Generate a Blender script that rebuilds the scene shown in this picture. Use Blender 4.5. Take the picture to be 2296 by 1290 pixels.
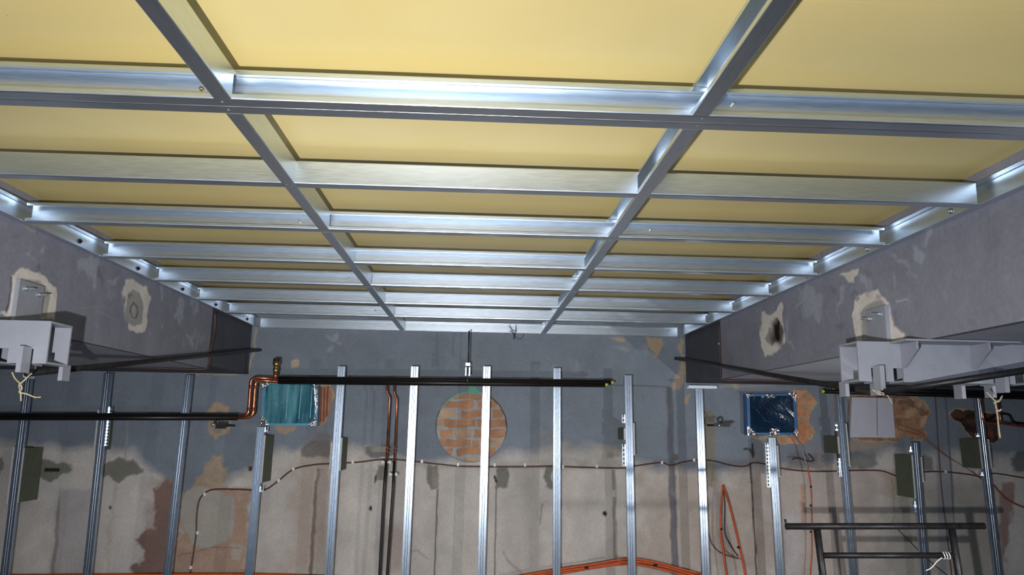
import bpy, math, random
import numpy as np
from mathutils import Vector, Matrix
for o in list(bpy.data.objects): bpy.data.objects.remove(o)
random.seed(4)
rng = np.random.default_rng(7)
SC = bpy.context.scene
COL = SC.collection

# ------------------------------------------------------------------ camera
S = 1.06
FPX, PIT, YAW, ROL, CZ = 1668.62, .1849, .0437, .0171, 1.75
cp, sp, cy, sy, cr, sr = math.cos(PIT), math.sin(PIT), math.cos(YAW), math.sin(YAW), math.cos(ROL), math.sin(ROL)
F = np.array([sy*cp, cy*cp, sp]); R0 = np.array([cy, -sy, 0]); U0 = np.cross(R0, F)
RT = cr*R0 + sr*U0; UP = -sr*R0 + cr*U0
CAM = np.array([0, 0, CZ])
cd = bpy.data.cameras.new('camera'); cam = bpy.data.objects.new('camera', cd); COL.objects.link(cam)
cd.sensor_width = 36; cd.lens = FPX/2296*36; cd.clip_start = .02; cd.clip_end = 60
m = Matrix.Identity(4)
for i in range(3):
    m[i][0], m[i][1], m[i][2], m[i][3] = RT[i], UP[i], -F[i], CAM[i]
cam.matrix_world = m
SC.camera = cam
def at(u, v, ax, val):
    """point where the line of sight through a pixel meets the plane axis=val"""
    d = F + RT*(u-1148)/FPX - UP*(v-645)/FPX
    return CAM + d*((val-CAM[ax])/d[ax])
def project(P):
    Q = P - CAM; d = Q @ F
    return 1148 + FPX*(Q @ RT)/d, 645 - FPX*(Q @ UP)/d

# ------------------------------------------------------------------ light and exposure
SC.view_settings.view_transform = 'Standard'; SC.view_settings.look = 'None'
SC.view_settings.gamma = 1; SC.view_settings.use_curve_mapping = False
SC.view_settings.exposure = 0.0
W = bpy.data.worlds.new('world'); SC.world = W; W.use_nodes = True
bg = W.node_tree.nodes['Background']; bg.inputs[0].default_value = (.62, .78, 1, 1); bg.inputs[1].default_value = .7
def lamp(name, loc, power, col, rad):
    l = bpy.data.lights.new(name, 'POINT'); l.energy = power; l.color = col; l.shadow_soft_size = rad
    o = bpy.data.objects.new(name, l); COL.objects.link(o); o.location = loc; return o
lamp('work_light', (-.28, 0, 1.52), 188, (1, .98, .965), .018)
# added spot at the work light's position, brightens the far wall over the near ceiling
sl = bpy.data.lights.new('added_wall_spot', 'SPOT'); sl.energy = 330; sl.color = (1, .98, .965); sl.shadow_soft_size = .018
sl.spot_size = math.radians(92); sl.spot_blend = 1.0
so = bpy.data.objects.new('added_wall_spot', sl); COL.objects.link(so)
so.matrix_world = Matrix.Translation((-.28, 0, 1.52)) @ Vector((.25, 6.2, -.35)).to_track_quat('-Z', 'Y').to_matrix().to_4x4()
sl = bpy.data.lights.new('floor_work_light', 'SPOT'); sl.energy = 120; sl.color = (1, .97, .94); sl.shadow_soft_size = .035
sl.spot_size = math.radians(85); sl.spot_blend = .8
so = bpy.data.objects.new('floor_work_light', sl); COL.objects.link(so)
so.matrix_world = Matrix.Translation((3.0, 2.0, 1.1)) @ Vector((-2.2, 4.2, .05)).to_track_quat('-Z', 'Y').to_matrix().to_4x4()

# ------------------------------------------------------------------ dimensions
YB = 6.276            # back wall
XL, XR = -1.830, 1.702        # inner edges of the ceiling frame
XLW, XRW = XL-.035, XR+.035   # faces of the side bulkheads
ZF = 2.528            # underside of the frame
ZS = 2.11             # soffit of bulkheads
HF = .078             # profile height
ZC = ZF+HF+.05        # yellow board
YEND = 5.25           # end of the thick part of the bulkheads
JY = [1.168, 1.795, 2.406, 2.992, 3.629, 4.223, 4.861, 5.456, 6.238]
RXL, RXR = -.642, .545

# ------------------------------------------------------------------ helpers
def s2l(c):
    return tuple(((x/255)/12.92 if x/255 <= .04045 else ((x/255+.055)/1.055)**2.4) for x in c)
def mesh(name, V, Fc, mat, parent=None, smooth=False):
    me = bpy.data.meshes.new(name); me.from_pydata([tuple(map(float, v)) for v in V], [], Fc)
    me.materials.append(mat); me.validate(); me.update()
    if smooth: me.polygons.foreach_set('use_smooth', [True]*len(me.polygons))
    o = bpy.data.objects.new(name, me); COL.objects.link(o)
    if parent: o.parent = parent; o.matrix_parent_inverse = parent.matrix_world.inverted()
    return o
def tag(o, label, cat, group=None, kind=None):
    o['label'] = label; o['category'] = cat
    if group: o['group'] = group
    if kind: o['kind'] = kind
    return o
def struct(o): o['kind'] = 'structure'; return o
def thing(name, label, cat, loc, group=None):
    o = bpy.data.objects.new(name, None); COL.objects.link(o); o.location = tuple(map(float, loc))
    o.empty_display_size = .05
    bpy.context.view_layer.update()
    o.matrix_world = Matrix.Translation(Vector(tuple(map(float, loc))))
    return tag(o, label, cat, group)
class MB:
    def __init__(s): s.V = []; s.F = []
    def add(s, V, Fc):
        n = len(s.V); s.V += [tuple(map(float, v)) for v in V]; s.F += [[i+n for i in f] for f in Fc]; return s
    def box(s, a, b):
        x0, y0, z0 = a; x1, y1, z1 = b
        return s.add([(x0,y0,z0),(x1,y0,z0),(x1,y1,z0),(x0,y1,z0),(x0,y0,z1),(x1,y0,z1),(x1,y1,z1),(x0,y1,z1)],
            [[0,3,2,1],[4,5,6,7],[0,1,5,4],[1,2,6,5],[2,3,7,6],[3,0,4,7]])
    def prism(s, poly, ext):
        """poly: 3D points (planar), extruded by ext"""
        n = len(poly); e = np.array(ext, float)
        V = [np.array(p, float) for p in poly]; V += [v+e for v in V]
        return s.add(V, [list(range(n))[::-1], list(range(n, 2*n))] + [[i, (i+1) % n, n+(i+1) % n, n+i] for i in range(n)])
    def sheet(s, prof, th, p0, p1, ax, ay):
        """thin sheet-metal profile: open 2D polyline prof thickened by th, swept p0->p1; 2D axes ax, ay"""
        P = np.array(prof, float); n = len(P)
        T = np.diff(P, axis=0); T /= np.linalg.norm(T, axis=1)[:, None]
        N = np.stack([-T[:, 1], T[:, 0]], 1)
        off = np.zeros_like(P); off[0] = N[0]; off[-1] = N[-1]
        for i in range(1, n-1):
            b = N[i-1]+N[i]; b /= max(1e-6, np.linalg.norm(b)); off[i] = b/max(.35, b @ N[i])
        Q = np.concatenate([P, (P+off*th)[::-1]]); k = len(Q)
        p0, p1, ax, ay = (np.array(q, float) for q in (p0, p1, ax, ay))
        V = [p0+q[0]*ax+q[1]*ay for q in Q]+[p1+q[0]*ax+q[1]*ay for q in Q]
        Fc = [[i, (i+1) % k, k+(i+1) % k, k+i] for i in range(k)]
        for i in range(n-1):
            Fc.append([i, i+1, k-2-i, k-1-i][::-1]); Fc.append([k+i, k+i+1, 2*k-2-i, 2*k-1-i])
        return s.add(V, Fc)
    def tube(s, pts, r, n=10, cap=True):
        P = [np.array(p, float) for p in pts]; m_ = len(P)
        rr = r if hasattr(r, '__len__') else [r]*m_
        V = []; up = None
        for i in range(m_):
            t = P[min(i+1, m_-1)]-P[max(i-1, 0)]; t /= max(1e-9, np.linalg.norm(t))
            if up is None:
                up = np.array([0, 0, 1.]) if abs(t[2]) < .9 else np.array([0, 1., 0])
            up = up - t*(up @ t); up /= np.linalg.norm(up); w = np.cross(t, up)
            for k in range(n):
                a = 2*math.pi*k/n; V.append(P[i]+rr[i]*(math.cos(a)*up+math.sin(a)*w))
        Fc = [[i*n+k, i*n+(k+1) % n, (i+1)*n+(k+1) % n, (i+1)*n+k] for i in range(m_-1) for k in range(n)]
        if cap: Fc += [list(range(n))[::-1], list(range((m_-1)*n, m_*n))]
        return s.add(V, Fc)
    def build(s, name, mat, parent=None, smooth=False): return mesh(name, s.V, s.F, mat, parent, smooth)
def spline(pts, k=8):
    P = [np.array(p, float) for p in pts]; P = [2*P[0]-P[1]]+P+[2*P[-1]-P[-2]]; out = []
    for i in range(1, len(P)-2):
        for j in range(k):
            t = j/k; a, b, c, d = P[i-1:i+3]
            out.append(.5*((2*b)+(-a+c)*t+(2*a-5*b+4*c-d)*t*t+(-a+3*b-3*c+d)*t**3))
    out.append(P[-2]); return out
def disc(mb, c, nrm, r, h, n=12):
    c = np.array(c, float); nrm = np.array(nrm, float); nrm /= np.linalg.norm(nrm)
    return mb.tube([c, c+nrm*h*.6, c+nrm*h], [r, r, r*.6], n)

# value noise in numpy
def vnoise(x, y, seed):
    g = np.random.default_rng(seed).random((256, 256))
    xi = np.floor(x).astype(int); yi = np.floor(y).astype(int); fx = x-xi; fy = y-yi
    fx = fx*fx*(3-2*fx); fy = fy*fy*(3-2*fy)
    a = g[xi % 256, yi % 256]; b = g[(xi+1) % 256, yi % 256]; c = g[xi % 256, (yi+1) % 256]; d = g[(xi+1) % 256, (yi+1) % 256]
    return (a*(1-fx)+b*fx)*(1-fy)+(c*(1-fx)+d*fx)*fy
def fbm(x, y, seed, oct=4):
    s = 0; a = .5
    for i in range(oct): s = s+a*(vnoise(x*2**i, y*2**i, seed+i)*2-1); a *= .5
    return s

# ------------------------------------------------------------------ materials
def newmat(name):
    M = bpy.data.materials.new(name); M.use_nodes = True
    return M, M.node_tree.nodes, M.node_tree.links, M.node_tree.nodes['Principled BSDF']
def simple(name, col, rough=.5, metal=0., noise=.12, nscale=20, bump=0., alpha=1., stretch=None):
    M, N, L, B = newmat(name); c = s2l(col)
    tc = N.new('ShaderNodeTexCoord'); mp = N.new('ShaderNodeMapping'); L.new(tc.outputs['Object'], mp.inputs[0])
    if stretch: mp.inputs['Scale'].default_value = stretch
    nz = N.new('ShaderNodeTexNoise'); nz.inputs['Scale'].default_value = nscale; nz.inputs['Detail'].default_value = 5
    L.new(mp.outputs[0], nz.inputs['Vector'])
    mr = N.new('ShaderNodeMapRange'); mr.inputs[1].default_value = .3; mr.inputs[2].default_value = .7
    mr.inputs[3].default_value = 1-noise; mr.inputs[4].default_value = 1+noise; L.new(nz.outputs[0], mr.inputs[0])
    mx = N.new('ShaderNodeVectorMath'); mx.operation = 'SCALE'; mx.inputs[0].default_value = c; L.new(mr.outputs[0], mx.inputs['Scale'])
    L.new(mx.outputs[0], B.inputs['Base Color']); B.inputs['Roughness'].default_value = rough; B.inputs['Metallic'].default_value = metal
    B.inputs['Alpha'].default_value = alpha
    if bump:
        b = N.new('ShaderNodeBump'); b.inputs['Strength'].default_value = bump; b.inputs['Distance'].default_value = .004
        L.new(nz.outputs[0], b.inputs['Height']); L.new(b.outputs[0], B.inputs['Normal'])
    return M
def galv(name, base, rough, dirt, stretch, lo=.88, hi=1.06):
    """galvanised sheet: fine rolling streaks, handling smears, slightly wavy"""
    M, N, L, B = newmat(name)
    tc = N.new('ShaderNodeTexCoord'); mp = N.new('ShaderNodeMapping'); mp.inputs['Scale'].default_value = stretch
    L.new(tc.outputs['Object'], mp.inputs[0])
    n1 = N.new('ShaderNodeTexNoise'); n1.inputs['Scale'].default_value = 14; n1.inputs['Detail'].default_value = 6; L.new(mp.outputs[0], n1.inputs['Vector'])
    n2 = N.new('ShaderNodeTexNoise'); n2.inputs['Scale'].default_value = 9; n2.inputs['Detail'].default_value = 4; n2.inputs['Distortion'].default_value = 1.2
    L.new(tc.outputs['Object'], n2.inputs['Vector'])
    r1 = N.new('ShaderNodeMapRange'); r1.inputs[1].default_value = .35; r1.inputs[2].default_value = .65; r1.inputs[3].default_value = lo; r1.inputs[4].default_value = hi
    L.new(n1.outputs[0], r1.inputs[0])
    r2 = N.new('ShaderNodeMapRange'); r2.inputs[1].default_value = .7; r2.inputs[2].default_value = .7; r2.inputs[3].default_value = 0; r2.inputs[4].default_value = dirt
    L.new(n2.outputs[0], r2.inputs[0])
    sc = N.new('ShaderNodeVectorMath'); sc.operation = 'SCALE'; sc.inputs[0].default_value = base; L.new(r1.outputs[0], sc.inputs['Scale'])
    mx = N.new('ShaderNodeMix'); mx.data_type = 'RGBA'; L.new(r2.outputs[0], mx.inputs[0]); L.new(sc.outputs[0], mx.inputs[6]); mx.inputs[7].default_value = (.5, .5, .52, 1)
    L.new(mx.outputs[2], B.inputs['Base Color'])
    B.inputs['Metallic'].default_value = .96
    ra = N.new('ShaderNodeMapRange'); ra.inputs[3].default_value = rough-.08; ra.inputs[4].default_value = rough+.12; L.new(n1.outputs[0], ra.inputs[0])
    L.new(ra.outputs[0], B.inputs['Roughness'])
    b = N.new('ShaderNodeBump'); b.inputs['Strength'].default_value = .12; b.inputs['Distance'].default_value = .0015
    L.new(n1.outputs[0], b.inputs['Height']); L.new(b.outputs[0], B.inputs['Normal'])
    return M
GX = galv('galvanised_sheet_x', (.66, .745, .84), .30, .35, (1.2, 60, 60))
GY = galv('galvanised_sheet_y', (.66, .745, .84), .30, .35, (60, 1.2, 60))
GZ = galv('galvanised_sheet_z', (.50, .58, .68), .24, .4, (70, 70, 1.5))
STEELGREY = simple('grey_primer_steel', (150, 154, 166), .5, 0, .07, 14, .1)
BOLT = simple('zinc_bolt', (215, 225, 232), .28, .9, .1, 60)
BLACKPIPE = simple('black_pipe_insulation', (26, 24, 24), .38, 0, .3, 40, .1)
BLACKSTEEL = simple('black_paint_steel', (34, 34, 37), .45, .1, .5, 25, .3)
COPPER = simple('copper', (196, 118, 88), .28, .85, .25, 25)
BRASS = simple('brass', (176, 150, 92), .3, .9, .3, 60)
BROWNCABLE = simple('brown_cable', (92, 62, 54), .45, 0, .2, 30)
ORANGE = simple('orange_conduit', (205, 88, 40), .5, 0, .15, 30)
ORANGEDK = simple('faded_orange_cable', (150, 78, 56), .55, 0, .15, 30)
GREYCABLE = simple('grey_cable', (140, 134, 138), .5, 0, .1, 30)
DARKCABLE = simple('dark_cable', (58, 58, 60), .5, 0, .1, 30)
ROPE = simple('sisal_string', (186, 176, 146), .9, 0, .2, 90, .3)
FOIL = simple('aluminium_foil_tape', (225, 225, 232), .2, .95, .15, 60, .6)
GYPGREEN = simple('green_board_paper', (98, 106, 88), .85, 0, .1, 14)
GYPEDGE = simple('gypsum_edge', (205, 205, 205), .8, 0, .1, 30)
WHITEB = simple('white_foam_board', (200, 200, 212), .6, 0, .04, 14)
BLUEFILM = None
YELLOWCAP = simple('yellow_plastic', (205, 196, 60), .5, 0, .05)
WHITEPL = simple('white_plastic', (235, 235, 235), .35, 0, .04)
INK = simple('black_ink', (26, 24, 32), .7)
DARKHOLE = simple('dark_void', (14, 11, 10), .9)
FLOORM = simple('dusty_concrete', (48, 48, 54), .85, 0, .25, 3, .3)
SIDEM = simple('plain_grey_plaster', (112, 114, 124), .8, 0, .12, 3, .2)
RECESSM = simple('dark_grey_recess', (84, 86, 97), .75, 0, .12, 6, .2)  # darker grey on the set-back far ends of the bulkheads

def painted(name, rough=.72, bump=.25, spec=.35):
    M, N, L, B = newmat(name)
    a = N.new('ShaderNodeAttribute'); a.attribute_name = 'Col'
    tc = N.new('ShaderNodeTexCoord')
    nz = N.new('ShaderNodeTexNoise'); nz.inputs['Scale'].default_value = 55; nz.inputs['Detail'].default_value = 6; L.new(tc.outputs['Object'], nz.inputs['Vector'])
    n3 = N.new('ShaderNodeTexNoise'); n3.inputs['Scale'].default_value = 5; n3.inputs['Detail'].default_value = 7; n3.inputs['Distortion'].default_value = .8; L.new(tc.outputs['Object'], n3.inputs['Vector'])
    ad = N.new('ShaderNodeMath'); ad.operation = 'ADD'; L.new(nz.outputs[0], ad.inputs[0]); L.new(n3.outputs[0], ad.inputs[1])
    mr = N.new('ShaderNodeMapRange'); mr.inputs[1].default_value = .6; mr.inputs[2].default_value = 1.4; mr.inputs[3].default_value = .84; mr.inputs[4].default_value = 1.16
    L.new(ad.outputs[0], mr.inputs[0])
    sc = N.new('ShaderNodeVectorMath'); sc.operation = 'SCALE'; L.new(a.outputs['Color'], sc.inputs[0]); L.new(mr.outputs[0], sc.inputs['Scale'])
    L.new(sc.outputs[0], B.inputs['Base Color']); B.inputs['Roughness'].default_value = rough
    B.inputs['Specular IOR Level'].default_value = spec
    b = N.new('ShaderNodeBump'); b.inputs['Strength'].default_value = bump; b.inputs['Distance'].default_value = .004
    L.new(ad.outputs[0], b.inputs['Height']); L.new(b.outputs[0], B.inputs['Normal'])
    return M
PLASTER = painted('painted_old_plaster')

# paint operations: everything is a mask over wall points, given where the mark sits on the surface
def sdpoly(u, v, poly):
    P = np.array(poly, float); n = len(P); d2 = np.full(u.shape, 1e18); ins = np.zeros(u.shape, bool)
    for i in range(n):
        a, b = P[i], P[(i+1) % n]; e = b-a; wx = u-a[0]; wy = v-a[1]
        t = np.clip((wx*e[0]+wy*e[1])/max(1e-9, e @ e), 0, 1)
        d2 = np.minimum(d2, (wx-e[0]*t)**2+(wy-e[1]*t)**2)
        c = ((a[1] <= v) & (b[1] > v)) | ((b[1] <= v) & (a[1] > v))
        if abs(e[1]) > 1e-9: ins ^= c & (u < a[0]+(v-a[1])*e[0]/e[1])
    return np.where(ins, -1, 1)*np.sqrt(d2)
def sdline(u, v, pts):
    P = np.array(pts, float); d2 = np.full(u.shape, 1e18)
    for a, b in zip(P[:-1], P[1:]):
        e = b-a; wx = u-a[0]; wy = v-a[1]; t = np.clip((wx*e[0]+wy*e[1])/max(1e-9, e @ e), 0, 1)
        d2 = np.minimum(d2, (wx-e[0]*t)**2+(wy-e[1]*t)**2)
    return np.sqrt(d2)
class Canvas:
    def __init__(s, pts, p, q):   # pts: (n,3) world points; p,q: surface coordinates in metres
        s.u, s.v = project(pts); s.p, s.q = p, q; n = len(p)
        s.c = np.zeros((n, 3)); s.h = np.zeros(n); s.k = 100
    def mix(s, m_, col, h=0., mottle=.0):
        c = np.array(s2l(col)); m3 = m_[:, None]
        if mottle: c = c*(1+mottle*fbm(s.p*14, s.q*14, s.k+40)[:, None])
        s.c = s.c*(1-m3)+c*m3; s.h = s.h*(1-m_)+h*m_ if h is not None else s.h
    def warp(s, w):
        s.k += 11; f = 11.
        return s.u+w*(fbm(s.p*f, s.q*f, s.k, 5)), s.v+w*(fbm(s.p*f, s.q*f, s.k+5, 5))
    def poly(s, pts, col, op=1., soft=2., warp=6., h=0., mottle=0.):
        P = np.array(pts, float); pad = soft+1.7*warp+4
        sel = (s.u > P[:, 0].min()-pad) & (s.u < P[:, 0].max()+pad) & (s.v > P[:, 1].min()-pad) & (s.v < P[:, 1].max()+pad)
        u, v = s.warp(warp*1.7); m_ = np.zeros(len(s.p)); d = sdpoly(u[sel], v[sel], pts)
        m_[sel] = np.clip(.5-d/(2*soft), 0, 1)*op; s.mix(m_, col, h, mottle)
    def ell(s, cx, cy_, rx, ry, col, op=1., soft=2., warp=6., h=0., mottle=0.):
        s.poly([(cx+rx*math.cos(a*math.pi/12), cy_+ry*math.sin(a*math.pi/12)) for a in range(24)], col, op, soft, warp, h, mottle)
    def line(s, pts, w, col, op=1., warp=1.5, h=0.):
        u, v = s.warp(warp); s.mix(np.clip((w/2+1.2-sdline(u, v, pts))/1.6, 0, 1)*op, col, h)
    def scuffs(s, box, n, col, op, seed):
        r = np.random.default_rng(seed)
        for _ in range(n):
            x = r.uniform(box[0], box[2]); y = r.uniform(box[1], box[3]); rx = r.uniform(2, 10); ry = r.uniform(3, 16)
            s.ell(x, y, rx, ry, col, op*r.uniform(.4, 1), 2.5, 14)

def grid_surface(name, o, du, dv, nu, nv, nrm, paint, thick, mat=PLASTER, parent=None, keep=None):
    """finely divided wall face with its painted marks, closed with a back of real thickness"""
    o, du, dv, nrm = (np.array(a, float) for a in (o, du, dv, nrm))
    a, b = np.meshgrid(np.linspace(0, 1, nu), np.linspace(0, 1, nv), indexing='ij'); a = a.ravel(); b = b.ravel()
    P = o+a[:, None]*du+b[:, None]*dv
    cv = Canvas(P, a*np.linalg.norm(du), b*np.linalg.norm(dv)); paint(cv)
    P = P+nrm*cv.h[:, None]
    I = np.arange(nu*nv).reshape(nu, nv)
    Q = np.stack([I[:-1, :-1], I[1:, :-1], I[1:, 1:], I[:-1, 1:]], -1).reshape(-1, 4)
    if np.dot(np.cross(du, dv), nrm) < 0: Q = Q[:, ::-1]
    if keep is not None:
        ok = keep(cv); Q = Q[ok[Q].all(1)]
    nV = len(P); B8 = np.array([o-nrm*.002, o+du-nrm*.002, o+du+dv-nrm*.002, o+dv-nrm*.002]); B8 = np.concatenate([B8, B8-nrm*thick])
    Fc = Q.tolist()
    V = P
    if keep is None:
        V = np.concatenate([P, B8]); k = nV
        Fc += [[k+4, k+5, k+6, k+7], [k, k+1, k+5, k+4], [k+1, k+2, k+6, k+5], [k+2, k+3, k+7, k+6], [k+3, k, k+4, k+7]]
    else:
        # solid rim down to the wall for a loose-edged patch
        E = {}
        for f in Fc:
            for i in range(4):
                e = (f[i], f[(i+1) % 4]); E[e] = E.get(e, 0)+1
        rim = [e for e in E if (e[1], e[0]) not in E]; idx = {}
        base = []
        for e in rim:
            for i in e:
                if i not in idx: idx[i] = nV+len(base); base.append(P[i]-nrm*(thick+cv.h[i]))
        if base: V = np.concatenate([P, np.array(base)])
        Fc += [[e[1], e[0], idx[e[0]], idx[e[1]]] for e in rim]
    me = bpy.data.meshes.new(name); me.from_pydata(V.tolist(), [], Fc); me.materials.append(mat)
    at_ = me.color_attributes.new('Col', 'FLOAT_COLOR', 'POINT')
    C4 = np.ones((len(V), 4)); C4[:nV, :3] = np.clip(cv.c, 0, 1); C4[nV:, :3] = s2l((110, 112, 120))
    at_.data.foreach_set('color', C4.ravel())
    me.polygons.foreach_set('use_smooth', [True]*len(Q)+[False]*(len(me.polygons)-len(Q)))
    me.update(); ob = bpy.data.objects.new(name, me); COL.objects.link(ob)
    if parent: ob.parent = parent
    return ob

# ------------------------------------------------------------------ back wall
UPPER = (128, 137, 149); LOWER = (200, 194, 189); TAN = (184, 160, 132); OLIVE = (116, 116, 106)
def paint_back(c):
    n = fbm(c.p*1.5, c.q*1.5, 3); n2 = fbm(c.p*7, c.q*4, 9)
    base = np.array(s2l(UPPER))*(1+.10*n+.06*n2)[:, None]; c.c = base
    # pale wash low down, its wavy upper limit follows the old tiling line
    xs = [-200, 100, 300, 380, 440, 560, 640, 780, 860, 950, 1050, 1200, 1330, 1440, 1560, 1700, 1850, 2000, 2150, 2400]
    ys = [985, 1000, 1010, 1090, 1120, 1060, 1000, 1000, 1000, 1040, 1030, 1010, 1000, 1045, 1055, 1050, 1035, 1010, 1020, 1030]
    lim = np.interp(c.u, xs, ys)+22*fbm(c.p*5, c.q*5, 21, 5)
    m_ = np.clip((c.v-lim)/26+.5, 0, 1)
    low = np.array(s2l(LOWER))*(1+.22*fbm(c.p*3, c.q*1.2, 31)+.14*n2)[:, None]
    c.c = c.c*(1-m_[:, None])+low*m_[:, None]
    # very soft tonal areas
    c.poly([(1200,990),(1400,990),(1400,1040),(1200,1045)], (150,146,140), .5, 12, 20)
    c.poly([(1420,1060),(1560,1060),(1700,1060),(1700,1300),(1430,1300)], (150,128,112), .45, 30, 30)
    c.poly([(1700,1010),(1960,1030),(1960,1300),(1700,1300)], (160,132,118), .35, 30, 40)
    c.poly([(700,990),(760,1000),(730,1290),(640,1290),(660,1080)], (168,140,122), .5, 25, 20)
    c.poly([(1980,1080),(2230,1080),(2240,1300),(1980,1300)], (150,146,132), .5, 20, 20)
    c.poly([(850,1180),(910,1180),(905,1290),(850,1290)], (150,120,116), .4, 12, 10)
    # stains on the left
    c.poly([(380,1070),(350,1095),(350,1150),(347,1195),(322,1198),(308,1215),(318,1235),(317,1262),(297,1285),(310,1310),(375,1310),(385,1190),(395,1090)], (112,76,66), .85, 3, 12)
    c.poly([(345,1085),(395,1080),(385,1190),(318,1195)], (140,112,104), .5, 14, 14)
    c.poly([(420,1095),(450,1055),(500,1032),(515,1075),(515,1100),(430,1110)], TAN, .8, 3, 18, .001, .3)
    c.poly([(405,1100),(560,1090),(556,1300),(380,1300)], (168,134,112), .85, 6, 14, 0, .2)
    c.ell(468, 1158, 62, 68, (172,168,160), .95, 3, 9, .001)
    c.poly([(520,1225),(548,1232),(540,1262),(525,1258)], (180,172,164), .8, 2, 8)
    c.line([(400,1250),(440,1240),(480,1228),(540,1228)], 2, (118,92,78), .6, 8)
    for q in ([(83,1040),(110,1030),(140,1040),(167,1045),(155,1062),(130,1075),(85,1074)], [(232,1040),(265,1028),(300,1038),(317,1055),(300,1070),(270,1076),(232,1072)]):
        c.poly(q, OLIVE, .9, 2, 8, -.001)
    c.poly([(-20,1020),(8,1025),(12,1050),(-5,1068),(-20,1065)], OLIVE, .8, 2, 6)
    c.poly([(97,1050),(133,1050),(133,1059),(97,1059)], (44,40,38), 1, .8, 1, -.012)
    c.line([(287,930),(285,975),(281,1032)], 4, (150,152,156), .7, 2)
    c.poly([(133,1098),(128,1150),(112,1300),(122,1300),(136,1150)], (120,112,106), .7, 2, 3)
    c.poly([(136,1100),(205,1100),(190,1300),(124,1300)], (160,156,162), .5, 4, 4)
    c.poly([(255,1080),(262,1098),(240,1300),(234,1300)], (186,176,162), .6, 3, 5)
    # tan patch with ring round the pipe clamp
    c.poly([(470,915),(480,905),(512,908),(511,930),(516,950),(512,970),(498,978),(488,988),(470,975),(463,955),(468,932)], TAN, .9, 2, 7, .001, .2)
    c.ell(490, 947, 17, 26, (142,136,124), .8, 3, 5)
    c.poly([(612,955),(664,955),(660,968),(640,975),(618,966)], (176,156,132), .9, 1.5, 5, .001)
    c.poly([(650,812),(668,808),(672,818),(668,825),(652,825)], (188,172,148), .95, 1.2, 4)
    for q in ([(728,750),(745,752),(760,742),(758,760),(745,764),(732,757)], [(732,780),(745,778),(742,790),(733,790)], [(752,770),(765,766),(762,777)]):
        c.poly(q, (160,166,174), .7, 2, 5)
    c.poly([(680,1000),(700,985),(735,990),(735,1022),(705,1026),(684,1018)], (104,100,98), .75, 3, 9)
    c.poly([(704,990),(735,950),(735,1000)], (120,112,112), .5, 4, 8)
    c.poly([(818,1000),(878,996),(882,1020),(850,1027),(820,1020)], (104,104,106), .85, 2, 7)
    c.poly([(830,1004),(868,1002),(868,1013),(832,1016)], (160,154,146), .95, 1, 1.5)
    c.poly([(710,1052),(716,1052),(700,1300),(690,1300)], (98,84,76), .8, 2, 3)  # vertical shade line painted dark on the wall
    c.poly([(714,1052),(735,1050),(728,1300),(704,1300)], (150,140,136), .5, 3, 3)
    c.poly([(846,1042),(868,1044),(866,1082),(843,1080)], (128,120,106), .8, 1.5, 4)
    c.line([(843,1068),(841,1082)], 3, (50,44,40), .9)
    for q in ([(958,1046),(986,1048),(985,1098),(966,1097),(956,1080)], [(1114,1048),(1138,1050),(1136,1092),(1116,1098)], [(1222,1052),(1240,1048),(1240,1098),(1224,1090)]):
        c.poly(q, OLIVE, .92, 1.5, 6, -.001)
    c.poly([(969,1052),(984,1052),(983,1093),(968,1094)], (150,142,132), .8, 1, 2)
    c.line([(1109,1070),(1113,1082)], 4, (30,28,26), 1)
    c.line([(981,1098),(974,1300)], 2.4, (70,62,58), .9)
    c.line([(1113,1098),(1109,1300)], 2.4, (96,90,86), .9)
    c.line([(950,1048),(1110,1049),(1370,1052)], 2, (146,140,134), .5)
    c.poly([(1372,1054),(1380,1054),(1384,1255),(1376,1255)], (120,116,112), .8, 1.5, 1.5)
    c.poly([(1373,1100),(1379,1100),(1379,1115),(1373,1115)], (200,196,190), .8, 1, 1)
    c.ell(831, 1142, 4, 6, (26,20,20), 1, 1, 4, -.006); c.ell(1358, 1154, 5, 6, (30,28,26), 1, 1, 4, -.006)
    c.ell(248, 1139, 3, 5, (30,28,26), 1, 1, 4, -.006)
    c.line([(1215,1130),(1211,1175)], 2, (110,104,100), .7, 3)
    c.line([(1130,1240),(1145,1262),(1175,1290)], 5, (150,128,124), .45, 8)
    c.line([(960,1250),(940,1235),(920,1240)], 3, (140,124,118), .5, 6)
    c.line([(573,738),(568,790),(557,834),(540,838),(418,838)], 4, (184,166,146), .85, 5, .001); c.line([(1535,868),(1600,866),(1700,868),(1750,862)], 3, (176,164,146), .6, 6)
    # upper right of the back wall
    c.poly([(1449,757),(1482,757),(1486,778),(1474,802),(1466,800),(1452,780)], TAN, .92, 1.5, 8, .001, .2)
    c.poly([(1362,755),(1400,757),(1402,768),(1390,766)], (178,158,128), .85, 1.5, 5)
    c.poly([(1372,778),(1400,775),(1413,784),(1408,788),(1380,780)], (150,156,166), .8, 1.5, 5)
    c.ell(1447, 780, 5, 8, (142,148,158), .7, 2, 4)
    c.poly([(1524,760),(1533,760),(1534,860),(1520,872),(1508,870),(1516,842),(1526,830)], (182,164,138), .9, 1.5, 8, .001)
    c.poly([(1535,895),(1549,882),(1552,888),(1548,902),(1538,908)], (176,154,120), .9, 1.5, 6)
    c.poly([(1640,864),(1650,860),(1656,870),(1645,872)], (180,166,144), .8, 1.5, 4)
    c.poly([(1578,920),(1590,925),(1606,935),(1612,970),(1604,1000),(1606,1070),(1608,1095),(1582,1100)], (134,124,98), .7, 5, 10)
    c.line([(1686,996),(1689,1020)], 4, (44,38,36), .9); c.line([(1670,1008),(1683,1010),(1688,1024)], 4, (52,48,44), .9, 3)
    c.line([(1682,1040),(1688,1120),(1697,1300)], 3.4, (62,40,32), .95, 1.5)
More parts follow.
